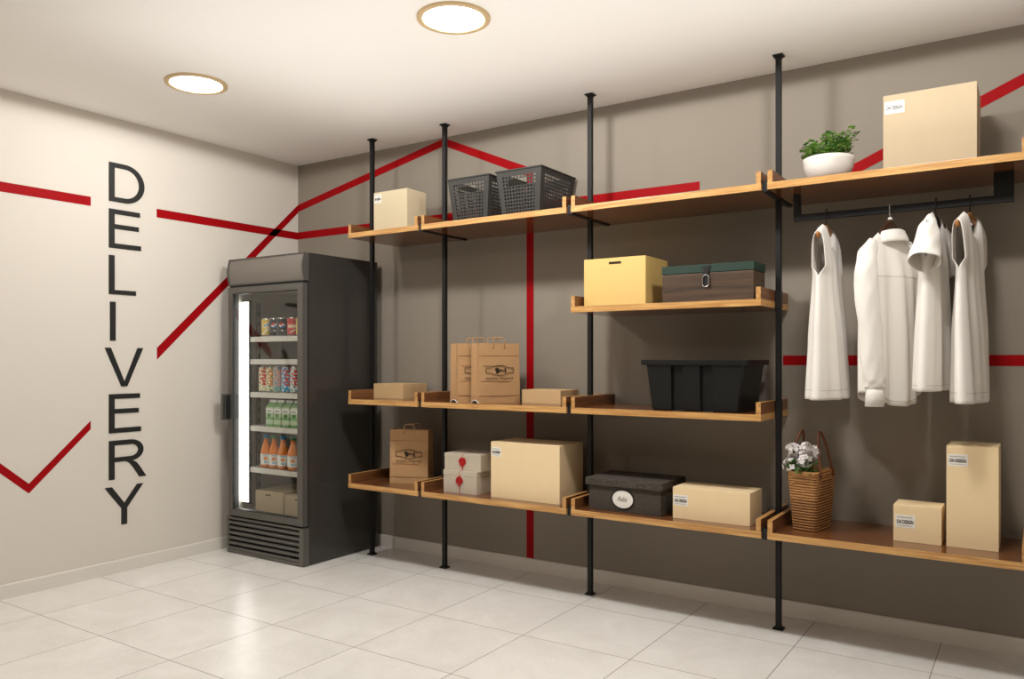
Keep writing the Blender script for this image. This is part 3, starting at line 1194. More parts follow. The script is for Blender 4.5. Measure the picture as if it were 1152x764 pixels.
def flowers():
    t = thing('flower_bunch', 'bunch of white blossoms standing in the straw bag', 'flowers', (BX, BY, BZ + .1), BRZ)
    r = random.Random(9)
    heads = [(-.058, -.085, .19, .034), (-.05, -.09, .262, .028), (.0, -.075, .222, .035), (.028, -.05, .25, .03), (-.03, -.05, .225, .028), (-.066, -.04, .225, .026), (.008, -.085, .272, .024)]
    bst = BM()
    for x, y, z, R in heads:
        bm = BM()
        for k in range(30):
            d = Vector((r.gauss(0, 1), r.gauss(0, 1), r.gauss(.25, 1))).normalized()
            c = Vector((x, y, z)) + d * R * r.uniform(.8, 1.05)
            s = d.cross(Vector((r.random(), r.random(), r.random()))).normalized()
            w = d.cross(s)
            for q in range(4):
                a = q * PI / 2 + r.uniform(-.1, .1)
                leaf(bm, c, s * math.cos(a) + w * math.sin(a) + d * .25, d, R * .46, R * .4)
        obj('blossom', bm, M_petal, t)
        tube(bst, [(x * .35, y * .5, -.02), (x * .7, y * .8, z * .5), (x, y, z)], .0018, 6)
    bm = BM()
    for k in range(60):
        x, y = r.uniform(-.075, .05), r.uniform(-.12, -.01)
        a = r.uniform(0, 2 * PI)
        leaf(bm, Vector((x * .9, y * .9, r.uniform(.15, .2))), Vector((math.cos(a), math.sin(a), r.uniform(.0, .8))), Vector((0, 0, 1)), r.uniform(.03, .055), r.uniform(.012, .02))
    obj('leaves', bm, M_leaf_d, t, smooth=True)
    obj('stems', bst, M_stem, t)


flowers()


# ------------------------------------------------------------------ clothes rail, hangers, clothes
RYC = -.28


def clothes_rail():
    t = thing('clothes_rail', 'black flat-bar clothes rail fixed under the top shelf', 'rail', (4.06, RYC, 1.9))
    d = .012
    obj('hanging_bar', box(BM(), 3.634 - 4.06, 4.488 - 4.06, -d, d, .0, .029, .001), M_metal, t)
    obj('upright', box(BM(), 3.634 - 4.06, 3.663 - 4.06, -d, d, .029, .1239, .001), M_metal, t)
    obj('upright', box(BM(), 4.418 - 4.06, 4.488 - 4.06, -d, d, .029, .1239, .001), M_metal, t)


clothes_rail()


def hanger(x, th, label, m, half, zc, drop, mh, ring=None):
    t = thing('clothes_hanger', label, 'hanger', (x, RYC, zc), 0, 'hangers on the clothes rail')
    ca, sa = math.sin(th), math.cos(th)       # axis direction in the plan
    bm = BM()
    pts, rad = [], []
    for k in range(17):
        u = -1 + 2 * k / 16
        pts.append((u * half * ca, u * half * sa, -drop * abs(u) ** 1.25 - .012))
        q = .013 + .004 * (1 - abs(u)) + (.003 if abs(u) > .8 else 0)
        rad.append((.0085, q))
    tube(bm, pts, rad, 12)
    obj('bar', bm, m, t, smooth=True)
    bm = BM()
    tz = 1.93 - zc
    hk = [(0, .0165, tz - .012), (0, .0165, tz + .002), (0, .012, tz + .012), (0, 0, tz + .017), (0, -.012, tz + .012), (0, -.0165, tz + .002), (0, -.0165, tz - .03),
          (0, -.010, tz - .042), (0, 0, tz - .05), (0, 0, -.006)]
    tube(bm, hk, .0021, 8)
    obj('hook', bm, mh, t, smooth=True)
    if ring:
        bm = BM()
        lathe(bm, [(.008, 0.004), (.009, .006), (.009, .012), (.007, .014)], 16)
        obj('hook_ferrule', bm, ring, t, smooth=True)
    return t


def garment_surface(P):
    """returns S(side, t, z, ztop) -> local (a, n, z)"""
    def S(side, t, r, zt):
        z = P['hem'] + r * (zt - P['hem'])
        W = lerp(P['W'], z)
        D = lerp(P['D'], z)
        arm = P['arm']
        k = 0. if z < arm else min(1., (z - arm) / .035)
        q = 0. if z < arm else min(1., (z - arm) / max(.02, zt - arm))
        f = math.sqrt(max(0., 1 - q ** P.get('round', 2.4)))
        prof = math.sqrt(max(0., 1 - t * t))
        open_ = P.get('open', 1.)
        n = D * f * (prof * (1 - k * .75 * open_) + k * .75 * open_)
        lo = 1 - r
        fold = 0.
        for amp, fr, ph in P['folds'][0 if side > 0 else 1]:
            fold += amp * math.sin(fr * t + ph + 1.1 * r) * min(1, lo * 1.5) ** .8 * (1 - t ** 4)
        tw = P.get('twist', 0) * lo ** 1.3
        a = t * W + P.get('sway', 0) * lo ** 1.5 + P.get('wob', .004) * math.sin(7 * r + 2 * t) * lo
        nn = side * n + fold + P.get('lean', 0) * lo
        a, nn = a * math.cos(tw) + nn * math.sin(tw), nn * math.cos(tw) - a * math.sin(tw)
        zz = z
        if P.get('tail'):
            zz -= P['tail'] * (1 - min(1, abs(t) / .95) ** 2) * lo ** 6
        return a, nn, zz
    return S


def col_top(P, a, side):
    na = P['neck']
    if abs(a) >= na:
        return P['top'] - (abs(a) - na) * P['slope']
    dip = P['dip'][0 if side > 0 else 1]
    return P['top'] - dip * math.sqrt(max(0, 1 - (a / na) ** 2))


def garment(name, label, x, th, P, z_ref=0):
    t = thing(name, label, P['cat'], (x, RYC, 0), 0, None)
    S = garment_surface(P)
    ca, sa = math.sin(th), math.cos(th)

    def Wd(a, n, z):
        return Vector((a * ca + n * sa, a * sa - n * ca, z))
    bm = BM()
    N, M = 44, 56
    Wsh = lerp(P['W'], P['top'])
    for side in (1, -1):
        g = []
        for i in range(N + 1):
            tt = -math.cos(PI * i / N)
            tt = tt * .6 + (-1 + 2 * i / N) * .4
            zt = col_top(P, tt * Wsh, side)
            g.append([bm.verts.new(Wd(*S(side, tt, (j / M), zt))) for j in range(M + 1)])
        for i in range(N):
            for j in range(M):
                bm.faces.new((g[i][j], g[i + 1][j], g[i + 1][j + 1], g[i][j + 1]))
    bmesh.ops.remove_doubles(bm, verts=bm.verts, dist=.0006)
    o = obj('body', bm, M_cloth, t, smooth=True)
    solidify(o, .0022, 0)
    # stitched hem band
    bm = BM()
    for side in (1, -1):
        row = []
        for i in range(N + 1):
            tt = -1 + 2 * i / N
            zt = col_top(P, tt * Wsh, side)
            rr = P.get('hemband', .035) / (zt - P['hem'])
            q0, q1 = S(side, tt, rr, zt), S(side, tt, rr + .0022 / (zt - P['hem']), zt)
            e = side * .0018
            row.append((bm.verts.new(Wd(q0[0], q0[1] + e, q0[2])), bm.verts.new(Wd(q1[0], q1[1] + e, q1[2]))))
        for p, q in zip(row, row[1:]):
            bm.faces.new((p[0], q[0], q[1], p[1]))
    o = obj('hem_stitching', bm, mat('cotton_seam', (196, 190, 180), .9), t)
    solidify(o, .0006, 0)
    return t, S, Wd


A_X, B_X, C_X, D_X = 3.776, 4.036, 4.211, 4.334
thA, thB, thC, thD = 0., math.radians(30), math.radians(5), math.radians(11)
hanger(A_X, thA, 'light wooden hanger carrying the leftmost sleeveless top', M_hang_l, .175, 1.868, .05, M_chrome_dark)
hanger(B_X, thB, 'dark wooden hanger with a white ferrule carrying the long sleeved shirt', M_hang_d, .14, 1.866, .145, M_steel, M_white_ceramic)
hanger(C_X, thC, 'black hanger carrying the short sleeved tee', M_hang_b, .17, 1.866, .06, M_chrome_dark)
hanger(D_X, thD, 'reddish wooden hanger carrying the rightmost sleeveless top', M_hang_l, .175, 1.868, .05, M_chrome_dark)

vest = dict(cat='top', hem=1.095, top=1.868, slope=.42, neck=.075, round=5., dip=(.09, .05), arm=1.635,
            W=[(1.09, .235), (1.4, .205), (1.6, .178), (1.68, .165), (1.75, .172), (1.88, .178)],
            D=[(1.09, .066), (1.35, .052), (1.62, .038), (1.75, .034), (1.88, .03)],
            folds=([(.017, 9, .4), (.010, 15, 2.)], [(.014, 8, 1.4), (.009, 16, .2)]), hemband=.04)
vA = dict(vest, lean=.008)
garment('sleeveless_top', 'leftmost white sleeveless top on the rail, its armhole open', A_X, thA, vA)
vD = dict(vest, lean=.004, twist=.12, D=[(1.09, .052), (1.35, .044), (1.62, .031), (1.75, .028), (1.88, .026)], folds=([(.008, 8, 2.4), (.005, 14, 1.)], [(.01, 7, .4), (.006, 13, 2.2)]))
garment('sleeveless_top', 'rightmost white sleeveless top on the rail, beside the short sleeved tee', D_X, thD, vD)

tee = dict(cat='shirt', hem=1.14, top=1.878, slope=.42, neck=.07, dip=(.075, .02), arm=1.68, open=.5,
           W=[(1.14, .215), (1.4, .2), (1.6, .185), (1.72, .185), (1.88, .185)],
           D=[(1.14, .05), (1.4, .047), (1.62, .042), (1.75, .034), (1.88, .02)],
           folds=([(.012, 7, .2), (.009, 13, 1.)], [(.009, 6, 1.9), (.005, 15, .5)]), hemband=.022, lean=-.012)
tC, S_, Wd_ = garment('tee_shirt', 'white short sleeved tee on the rail, sleeve facing out', C_X, thC, tee)


def sleeve(t, Wd, path, seg, cuff=None, ph=0., name='sleeve', hem=True):
    """path rows: (a, n, z, ra, rn) -> open tube; ra across the arm, rn front to back"""
    bm = BM()
    rows = []
    n = len(path)
    fine = []
    for i in range(n - 1):
        for k in range(6):
            u = k / 6
            u2 = u * u * (3 - 2 * u) * .4 + u * .6
            fine.append([p + (q - p) * u2 for p, q in zip(path[i], path[i + 1])])
    fine.append(list(path[-1]))
    m = len(fine)
    for i, (a, nn, z, ra, rn) in enumerate(fine):
        p0, p1 = fine[max(i - 1, 0)], fine[min(i + 1, m - 1)]
        d = Vector((p1[0] - p0[0], p1[1] - p0[1], p1[2] - p0[2])).normalized()
        u = Vector((0, 1, 0))
        w = d.cross(u).normalized()
        row = []
        for k in range(seg):
            an = 2 * PI * k / seg
            wr = 1 + .045 * math.sin(3 * an + ph + i * .55) + .03 * math.sin(5 * an - i * .8 + ph)
            q = Vector((a, nn, z)) + w * ra * math.cos(an) * wr + u * rn * math.sin(an) * wr
            row.append(bm.verts.new(Wd(q.x, q.y, q.z)))
        rows.append(row)
    for p, q in zip(rows, rows[1:]):
        for k in range(seg):
            j = (k + 1) % seg
            bm.faces.new((p[k], p[j], q[j], q[k]))
    o = obj(name, bm, M_cloth, t, smooth=True)
    solidify(o, .0022, 0)
    return o


def cuff_ring(o, Wd, path, seg=28, nm='cuff'):
    bm = BM()
    rows = []
    for i, (a, nn, z, ra, rn) in enumerate(path):
        rows.append([bm.verts.new(Wd(a + ra * math.cos(2 * PI * k / seg), nn + rn * math.sin(2 * PI * k / seg), z)) for k in range(seg)])
    for p, q in zip(rows, rows[1:]):
        for k in range(seg):
            j = (k + 1) % seg
            bm.faces.new((p[k], p[j], q[j], q[k]))
    c = obj(nm, bm, M_cloth, o, smooth=True)
    solidify(c, .003, 0)
    return c


for s in (-1, 1):
    sleeve(tC, Wd_, [(s * .105, 0, 1.835, .035, .020), (s * .15, .0, 1.785, .05, .038), (s * .188, .0, 1.715, .058, .052), (s * .228, .0, 1.655, .058, .058)], 36, ph=s)

shirt = dict(cat='shirt', hem=1.13, top=1.812, slope=.8, neck=.072, dip=(.008, .05), arm=1.60, open=.3,
             W=[(1.1, .18), (1.35, .185), (1.55, .182), (1.7, .178), (1.82, .175)],
             D=[(1.1, .06), (1.4, .06), (1.6, .056), (1.72, .044), (1.82, .024)],
             folds=([(.013, 6, .5), (.010, 13, 1.6)], [(.010, 6, 2.5), (.006, 12, .6)]), hemband=.012, tail=.06)
tB, SB, WB = garment('long_sleeved_shirt', 'white long sleeved shirt on the rail, seen from its back', B_X, thB, shirt)
for s, q in ((-1, 1.), (1, -.8)):
    pth = [(s * .105, 0, 1.768, .024, .02), (s * .142, .002, 1.715, .038, .036), (s * .164, .010 * q, 1.63, .046, .044), (s * .168, .02 * q, 1.54, .048, .046), (s * .165, .03 * q, 1.42, .045, .044),
           (s * .158, .038 * q, 1.28, .046, .043), (s * .150, .04 * q, 1.19, .043, .042), (s * .146, .04 * q, 1.155, .039, .038), (s * .146, .04 * q, 1.146, .032, .032)]
    sl = sleeve(tB, WB, pth, 36, ph=s * 1.3)
    cuff_ring(sl, WB, [(s * .146, .04 * q, 1.15, .033, .033), (s * .146, .04 * q, 1.12, .035, .034), (s * .148, .04 * q, 1.072, .037, .035)])
# collar: a stand with a turned-down fall, open at the front
bm = BM()
prof = [(0, 1.79), (.001, 1.815), (.004, 1.822), (.009, 1.818), (.022, 1.788), (.027, 1.770)]
rows = []
for k in range(41):
    an = math.radians(-72 + 324 * k / 40)
    row = []
    for e, z in prof:
        a, n = (.056 + e) * math.cos(an), (.042 + e) * math.sin(an)
        row.append(bm.verts.new(WB(a, n, z + .010 * math.sin(an) - .008)))
    rows.append(row)
for p, q in zip(rows, rows[1:]):
    for i in range(len(prof) - 1):
        bm.faces.new((p[i], q[i], q[i + 1], p[i + 1]))
o = obj('collar', bm, M_cloth, tB, smooth=True)
solidify(o, .0025, 0)
# yoke seam across the back
bm = BM()
prev = None
for i in range(41):
    tt = -.97 + 1.94 * i / 40
    zt = col_top(shirt, tt * .175, 1)
    pr = []
    for z in (1.618, 1.6205):
        a, n, zz = SB(1, tt, (z - shirt['hem']) / (zt - shirt['hem']), zt)
        pr.append(bm.verts.new(WB(a, n + .0018, zz)))
    if prev:
        bm.faces.new((prev[0], pr[0], pr[1], prev[1]))
    prev = pr
o = obj('yoke_seam', bm, mat('cotton_seam', (196, 190, 180), .9), tB)
solidify(o, .0006, 0)


# ------------------------------------------------------------------ display fridge
FX0, FX1, FY0, FY1, FZ = .112, .838, -.655, -.05, 1.925
IX0, IX1, IY1, IZ0, IZ1 = .148, .792, -.12, .27, 1.72


def fridge():
    t = thing('display_fridge', 'tall black glass-door display fridge stocked with drinks in the room corner', 'fridge', (0, 0, 0))
    # cabinet: side, back, top and bottom shells around a lined hollow
    bm = BM()
    box(bm, FX0, IX0 - .006, FY0, FY1, 0.004, FZ, .003)
    box(bm, IX1 + .006, FX1, FY0, FY1, 0.004, FZ, .003)
    box(bm, IX0 - .006, IX1 + .006, IY1 + .006, FY1, .02, FZ - .002, 0)
    box(bm, IX0 - .006, IX1 + .006, FY0, IY1 + .006, IZ1 + .006, FZ - .002, 0)
    box(bm, IX0 - .006, IX1 + .006, FY0, IY1 + .006, .02, IZ0 - .006, 0)
    obj('cabinet', bm, M_fr_side, t)
    bm = BM()
    e = .006
    box(bm, IX0 - e, IX0, FY0 + .002, IY1, IZ0, IZ1)
    box(bm, IX1, IX1 + e, FY0 + .002, IY1, IZ0, IZ1)
    box(bm, IX0 - e, IX1 + e, IY1, IY1 + e, IZ0 - e, IZ1 + e)
    box(bm, IX0 - e, IX1 + e, FY0 + .002, IY1, IZ1, IZ1 + e)
    box(bm, IX0 - e, IX1 + e, FY0 + .002, IY1, IZ0 - e, IZ0)
    obj('liner', bm, M_fr_in, t)['label'] = 'grey inner lining'
    # bulging head sign
    bm = BM()
    z0, z1 = 1.757, 1.922
    prof = [(FY0, z0)] + [(FY0 - .03 - .016 * math.sin(PI * k / 12), z0 + (z1 - z0) * k / 12) for k in range(13)] + [(FY0, z1)]
    ngon_prism(bm, prof, 0, FX0 + .014, FX1 - .012)
    cano = obj('head_canopy', bm, M_fr_sign, t, smooth=True, angle=40)
    bm = BM()
    for x in (FX0 + .004, FX1 - .012):
        pr2 = [(FY0 - .001, z0 - .003)] + [(FY0 - .035 - .017 * math.sin(PI * k / 12), z0 - .003 + (z1 - z0 + .006) * k / 12) for k in range(13)] + [(FY0 - .001, z1 + .003)]
        ngon_prism(bm, pr2, 0, x, x + .009)
    box(bm, FX0 + .012, FX1 - .011, FY0 - .036, FY0 - .001, z0 - .004, z0 + .004, .001)
    box(bm, FX0 + .012, FX1 - .011, FY0 - .036, FY0 - .001, z1 - .004, z1 + .003, .001)
    obj('canopy_trim', bm, M_fr_front, cano)
    obj('gap_shade_strip', box(BM(), FX0 + .01, FX1 - .006, FY0 - .03, FY0 - .001, 1.7385, 1.7525), M_fr_dark, cano)  # solid dark strip put in for the shade of the gap
    # door
    dx0, dx1, dz0, dz1 = .122, .836, .247, 1.738
    gx0, gx1, gz0, gz1 = .17, .784, .29, 1.697
    yf, yb = -.702, -.664
    bm = BM()
    band(bm, [(dx0, dz0), (dx1, dz0), (dx1, dz1), (dx0, dz1)], [(gx0, gz0), (gx1, gz0), (gx1, gz1), (gx0, gz1)], 1, yf, yb)
    bmesh.ops.bevel(bm, geom=[e for e in bm.edges if abs(e.verts[0].co.y - yf) < 1e-4 and abs(e.verts[1].co.y - yf) < 1e-4], offset=.003, segments=2, affect='EDGES')
    door = obj('door', bm, M_fr_front, t)
    bm = BM()
    band(bm, [(dx0 + .004, dz0 + .004), (dx1 - .004, dz0 + .004), (dx1 - .004, dz1 - .004), (dx0 + .004, dz1 - .004)],
         [(gx0 + .0, gz0 + .0), (gx1 - .0, gz0 + .0), (gx1 - .0, gz1 - .0), (gx0 + .0, gz1 - .0)], 1, yb, FY0 - .001)
    band(bm, [(gx0, gz0), (gx1, gz0), (gx1, gz1), (gx0, gz1)], [(gx0 + .003, gz0 + .003), (gx1 - .003, gz0 + .003), (gx1 - .003, gz1 - .003), (gx0 + .003, gz1 - .003)], 1, -.697, FY0 - .001)  # inner dark band added so the LED-lit reveal stays dark
    obj('gasket_and_reveal_band', bm, M_fr_dark, door)
    obj('glass_pane', box(BM(), gx0 - .006, gx1 + .006, -.690, -.684, gz0 - .006, gz1 + .006), M_glass, door)
    bm = BM()
    box(bm, .108, .128, -.748, -.702, .872, 1.042, .004)
    box(bm, .128, .150, -.744, -.702, .876, 1.038, .003, mi=1)
    obj('handle', bm, [M_fr_front, M_fr_dark], door)
    # grille
    bm = BM()
    gy = -.700
    band(bm, [(.11, .004), (FX1, .004), (FX1, .236), (.11, .236)], [(.128, .022), (.8, .022), (.8, .222), (.128, .222)], 1, gy, FY0 - .0005)
    gr = obj('grille', bm, M_fr_front, t)
    obj('grille_backing', box(BM(), .112, FX1 - .004, FY0 - .006, FY0 - .001, .012, .23), M_fr_dark, gr)
    for k in range(6):
        zc = .022 + .2 * (k + .06) / 6
        bm = BM()
        ngon_prism(bm, [(gy + .0005, zc + .001), (gy + .0005, zc + .0185), (gy + .010, zc + .0195), (gy + .010, zc + .003)], 0, .1275, .8005)
        obj('louver', bm, M_fr_front, gr)
    # light, slotted uprights, shelves
    bm = BM()
    box(bm, .150, .222, -.612, -.590, .312, 1.66, .003)
    lt = obj('light_housing', bm, M_fr_dark, t)
    obj('light_tube', box(BM(), .157, .2145, -.616, -.6115, .326, 1.648), M_led, lt)['label'] = 'white glowing light strip'
    bm = BM()
    box(bm, IX0 + .001, IX0 + .02, -.50, -.475, .3, 1.65)
    for k in range(18):
        z = .34 + k * .072
        box(bm, IX0 + .02, IX0 + .0205, -.494, -.481, z, z + .03, mi=1)
    obj('slotted_upright', bm, [M_slot, M_fr_dark], t)
    for z in (1.418, 1.270, 1.053, .831, .558):
        bm = BM()
        box(bm, IX0 + .022, IX1 - .004, -.604, -.598, z - .034, z, .001)
        box(bm, IX0 + .022, IX1 - .004, IY1 - .012, IY1 - .006, z - .016, z - .004)
        for k in range(26):
            x = IX0 + .03 + k * .0235
            box(bm, x, x + .003, -.598, IY1 - .012, z - .006, z - .003)
        for y in (-.45, -.3):
            box(bm, IX0 + .022, IX1 - .004, y, y + .004, z - .011, z - .0062)
        for x in (IX0 + .022, IX1 - .009):
            box(bm, x, x + .005, -.598, IY1 - .012, z - .02, z - .002)
        obj('wire_shelf', bm, M_shelf_white, t)['label'] = 'white wire shelf with a solid front strip'


fridge()


# ------------------------------------------------------------------ drinks
def paint(o, fn):
    """give each face of a wrapped print one of the object's materials by its place on the wrap"""
    for p in o.data.polygons:
        c = p.center
        p.material_index = fn(math.degrees(math.atan2(c.y, c.x)), c.z)


def cm(name, rgb):
    return mat('print_' + name, rgb, .3, noise=.02)


c_yel, c_cream, c_blk = cm('yellow', (226, 190, 84)), cm('cream', (240, 228, 196)), cm('black', (38, 36, 38))
c_red, c_wht, c_blu, c_teal = cm('red', (204, 44, 38)), cm('white', (240, 238, 234)), cm('blue', (40, 112, 172)), cm('teal', (52, 150, 158))
c_ora, c_grn, c_pgrn, c_sky = cm('orange', (224, 142, 72)), cm('green', (70, 128, 62)), cm('pale_green', (186, 206, 170)), cm('sky', (60, 168, 214))
c_pink, c_sage = cm('pink', (226, 150, 140)), cm('sage', (140, 168, 160))
CAM_A = -40.                                     # wraps look towards the room, along this bearing


def can_mesh(h, r, rows, seg=44):
    bm = BM()
    prof = [(r * .72, 0), (r * .80, .002), (r * .97, .009), (r, .014)]
    prof += [(r, .014 + (h - .034) * k / rows) for k in range(1, rows + 1)]
    prof += [(r * .9, h - .008), (r * .8, h - .002), (r * .8, h), (r * .75, h), (r * .74, h - .003), (r * .2, h - .003)]
    lathe(bm, prof, seg)
    return bm


def ad(a):
    return (a - CAM_A + 180) % 360 - 180


def soda(x, y, z, kind, label):
    h, r = .122, .0335
    t = thing('soda_can', label, 'can', (x, y, z), 0, 'soda cans on the top fridge shelf')
    mats = [M_steel, c_yel, c_cream, c_blk, c_red, c_wht, c_blu]
    o = obj('can_body', can_mesh(h, r, 26), mats, t, smooth=True, angle=50)

    def fn(a, zz):
        if zz < .0135 or zz > h - .02:
            if zz > h - .012 or zz < .009:
                return 0
        d = ad(a)
        sx, sz = math.radians(d) * r, zz - h * .52
        if kind == 'yellow':
            if abs(sz - .012 - sx * .35) < .011 and abs(sx) < .026:
                return 6 if abs(sz - .012 - sx * .35) < .0045 and abs(sx) < .02 else 5
            return 2 if sz < -.01 + sx and sz > -.03 + sx else 1
        if kind == 'black':
            rr = math.hypot(sx, sz - .008)
            if rr < .0185:
                w = .006 * math.sin(sx * 170)
                q = sz - .008
                return 4 if q > w + .0045 else 6 if q < w - .0045 else 5
            if abs(sz + .026) < .003 and abs(sx) < .012 and int(sx * 600) % 2:
                return 5
            return 3
        if kind == 'red':
            if abs(sz) < .013 and abs(d) < 60:
                return 2 if int((sx + .1) * 330) % 3 or abs(sz) < .004 else 4
            if abs(sz + .032 - sx * .6) < .004 and abs(sx) < .018:
                return 5
            if abs(sz - .03) < .006 and int((sx + .1) * 260) % 3 == 0:
                return 3
            return 4
        if abs(sz - .01) < .02 and abs(d - 5) < 45:
            return 6 if abs(sz - .01) < .009 else 5
        return 1
    paint(o, fn)
    bm = BM()
    lathe(bm, [(.0, h - .0022), (.0095, h - .0022), (.0095, h - .001), (0.0, h - .001)], 16, cap0=False, cap1=False, sy=1.4)
    bmesh.ops.remove_doubles(bm, verts=bm.verts, dist=1e-5)
    obj('pull_tab', bm, M_steel, t)


SY = -.556
soda(.328, SY, 1.418, 'yellow', 'yellow can, leftmost on the top fridge shelf')
soda(.402, SY, 1.418, 'black', 'black can with a round emblem, beside the yellow can')
soda(.476, SY, 1.418, 'black', 'black can with a round emblem, beside the red can')
soda(.578, SY, 1.418, 'red', 'red can with cream lettering on the top fridge shelf')
soda(.66, SY, 1.418, 'cream', 'yellow and white can half hidden by the door frame on the top fridge shelf')


def tall(x, y, z, cols, label):
    h, r = .172, .0335
    t = thing('drink_can', label, 'can', (x, y, z), 0, 'tall cans on the middle fridge shelf')
    o = obj('can_body', can_mesh(h, r, 34), [M_steel] + cols, t, smooth=True, angle=50)
    n = len(cols)
    rr = random.Random(int(x * 1000))
    ph = [rr.uniform(0, 6) for _ in range(4)]

    def fn(a, zz):
        if zz > h - .012 or zz < .009:
            return 0
        d = ad(a)
        sx, sz = math.radians(d) * r, zz / h
        v = math.sin(sx * 190 + ph[0] + 3 * math.sin(sz * 9 + ph[1])) + .8 * math.sin(sz * 42 + ph[2] + sx * 60)
        if abs(sx) < .012 and .25 < sz < .85 and int((sz * 26)) % 3:
            return 2
        if sz < .28:
            return 1 + (2 % n if v > .6 else 0)
        return 1 + (1 % n if v > .5 else 2 % n if v < -1. else 0)
    paint(o, fn)
    bm = BM()
    lathe(bm, [(.0, h - .0022), (.0095, h - .0022), (.0095, h - .001), (0.0, h - .001)], 16, cap0=False, cap1=False, sy=1.4)
    bmesh.ops.remove_doubles(bm, verts=bm.verts, dist=1e-5)
    obj('pull_tab', bm, M_steel, t)


tall(.300, SY, 1.053, [c_cream, c_red, c_pgrn], 'cream and red tall can, leftmost on the middle fridge shelf')
tall(.372, SY, 1.053, [c_cream, c_ora, c_grn], 'cream and orange tall can, second from the left')
tall(.444, SY, 1.053, [c_sage, c_pink, c_teal], 'grey-green tall can in the middle of its row')
tall(.522, SY, 1.053, [c_sky, c_red, c_wht], 'bright blue, red and white tall can')
tall(.604, SY, 1.053, [c_wht, c_red, c_teal], 'white, red and teal tall can by the door frame')


def milk(x, y, z, label):
    t = thing('milk_carton', label, 'carton', (x, y, z), 0, 'milk cartons in the fridge')
    w = .033
    bm = BM()
    h1, h2, h3 = .128, .16, .174
    n = 14
    lv = [bm.verts.new((sx * w, sy * w, 0)) for sx, sy in ((-1, -1), (1, -1), (1, 1), (-1, 1))]
    bm.faces.new(lv[::-1])
    rows = [lv]
    for k in range(1, n + 1):
        rows.append([bm.verts.new((sx * w, sy * w, h1 * k / n)) for sx, sy in ((-1, -1), (1, -1), (1, 1), (-1, 1))])
    for a, b in zip(rows, rows[1:]):
        for i in range(4):
            f = bm.faces.new((a[i], a[(i + 1) % 4], b[(i + 1) % 4], b[i]))
            zz = (a[0].co.z + b[0].co.z) / 2 / h1
            f.material_index = 1 if (zz < .16 or .34 < zz < .47) and i != 3 else 2 if .72 < zz < .9 else 0
    T = rows[-1]
    r0, r1 = bm.verts.new((-w, 0, h2)), bm.verts.new((w, 0, h2))
    for q in ((T[0], T[1], r1, r0), (T[2], T[3], r0, r1), (T[1], T[2], r1), (T[3], T[0], r0)):
        bm.faces.new(q).material_index = 1 if len(q) == 4 else 0
    obj('carton_body', bm, [c_pgrn, cm('leaf_green', (120, 168, 104)), c_wht], t)
    obj('top_seam', box(BM(), -w, w, -.0018, .0018, h2 - .003, h3, .0005), c_wht, t)
    bm = BM()
    ngon_prism(bm, arc(0, .074, .017, .012, 0, 345, 18), 1, -w - .0008, -w)
    for k, (a, b, q, s) in enumerate([(-.022, -.012, .098, .106), (-.008, .003, .098, .108), (.007, .02, .098, .105)]):
        box(bm, a, b, -w - .0008, -w, q, s)
    obj('front_print', bm, c_grn, t)


milk(.392, SY, .831, 'green and white milk carton, leftmost of the milk cartons')
milk(.468, SY, .831, 'green and white milk carton, second from the left')
milk(.549, SY, .831, 'green and white milk carton, third from the left')
milk(.628, SY, .831, 'green and white milk carton half hidden by the fridge door frame')


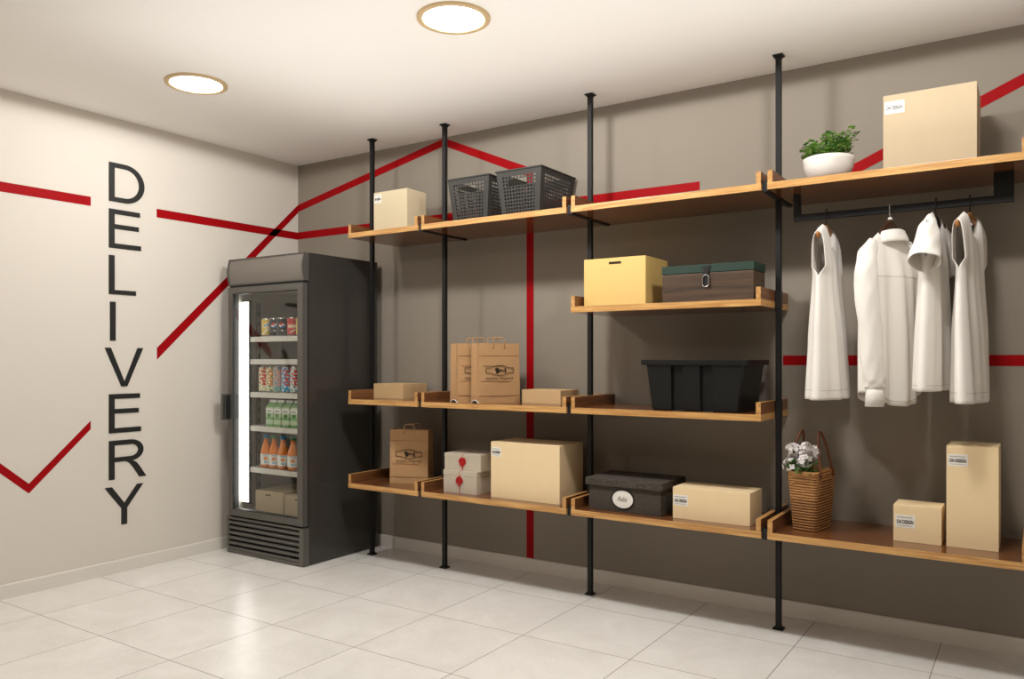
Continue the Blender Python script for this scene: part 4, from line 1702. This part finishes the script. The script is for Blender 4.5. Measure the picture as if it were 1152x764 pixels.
def juice(x, y, z, cap, label):
    t = thing('juice_bottle', label, 'bottle', (x, y, z), 0, 'orange juice bottles in the fridge')
    r = .0355
    prof = [(r * .85, 0), (r, .005), (r, .028), (r, .094), (r * .98, .104), (r * .86, .124), (r * .62, .15), (r * .46, .17), (r * .43, .182), (r * .43, .196)]
    bm = BM()
    lathe(bm, prof, 36)
    obj('bottle_body', bm, mat('orange_juice', (232, 132, 48), .18, noise=.12, scale=30), t, smooth=True, angle=60)
    bm = BM()
    n = 26
    rows = [(r * 1.012, .022 + .07 * k / n) for k in range(n + 1)]
    lathe(bm, rows, 48, cap0=False, cap1=False)
    o = obj('wrap_label', bm, [c_wht, c_ora, c_sky, c_red], t, smooth=True)
    o['label'] = 'white wrap-around label'

    def fn(a, zz):
        sx, sz = math.radians(ad(a)) * r, zz - .058
        if math.hypot(sx + .004, sz - .004) < .013:
            return 1
        if abs(sz + .02) < .005 and abs(sx) < .014 and int((sx + .1) * 500) % 3:
            return 2
        if abs(sz - .026) < .004 and abs(sx) < .016 and int((sx + .1) * 420) % 3:
            return 3 if cap is c_sky else 2
        return 0
    paint(o, fn)
    bm = BM()
    seg = 40
    rows = []
    for q, zz in ((.0168, .192), (.0178, .193), (.0178, .212), (.0165, .2145), (.008, .215)):
        rows.append([bm.verts.new((q * (1 + .03 * (i % 2)) * math.cos(2 * PI * i / seg), q * (1 + .03 * (i % 2)) * math.sin(2 * PI * i / seg), zz)) for i in range(seg)])
    for a, b in zip(rows, rows[1:]):
        for i in range(seg):
            bm.faces.new((a[i], a[(i + 1) % seg], b[(i + 1) % seg], b[i]))
    bm.faces.new(rows[0][::-1])
    bm.faces.new(rows[-1])
    obj('cap', bm, cap, t)


c_cap_b, c_cap_g = cm('cap_blue', (34, 126, 168)), cm('cap_green', (52, 116, 58))
juice(.322, SY, .558, c_cap_b, 'orange juice bottle with a blue cap, leftmost of the four')
juice(.403, SY, .558, c_cap_g, 'orange juice bottle with a green cap between the two blue-capped bottles')
juice(.489, SY, .558, c_cap_b, 'orange juice bottle with a blue cap between the two green-capped bottles')
juice(.584, SY, .558, c_cap_g, 'orange juice bottle with a green cap by the fridge door frame, rightmost of the four')

carton('cardboard_carton', .25, .525, -.585, -.3, IZ0, .137, M_carton, 'carton with a hand slot on the left of the fridge floor', group='cartons on the fridge floor', slot=(.35, .40, .378, .386))
carton('cardboard_carton', .535, .785, -.585, -.3, IZ0, .132, M_carton, 'carton on the right of the fridge floor, partly behind the door frame', group='cartons on the fridge floor', slot=(.632, .682, .374, .382))

# ------------------------------------------------------------------ camera, view
cam = bpy.data.cameras.new('camera')
co = bpy.data.objects.new('camera', cam)
COL.objects.link(co)
co.location = (4.5618, -4.0345, 1.2685)
co.rotation_euler = (PI / 2, 0, math.radians(33.434))
cam.sensor_width = 36
cam.lens = 893.5 / 1152 * 36
cam.shift_y = (404.44 - 382) / 1152
cam.clip_start = .02
sc.camera = co

w = bpy.data.worlds.new('world')
sc.world = w
w.use_nodes = True
w.node_tree.nodes['Background'].inputs['Color'].default_value = (.9, .95, 1, 1)
w.node_tree.nodes['Background'].inputs['Strength'].default_value = .02

sc.view_settings.view_transform = 'Standard'
sc.view_settings.look = 'None'
sc.view_settings.gamma = 1
sc.view_settings.use_curve_mapping = False
sc.view_settings.exposure = 0.
sc.cycles.max_bounces = 10
sc.cycles.diffuse_bounces = 6
sc.cycles.glossy_bounces = 4
sc.cycles.transparent_max_bounces = 12
sc.cycles.sample_clamp_indirect = 3
sc.cycles.sample_clamp_direct = 12
sc.cycles.use_denoising = True
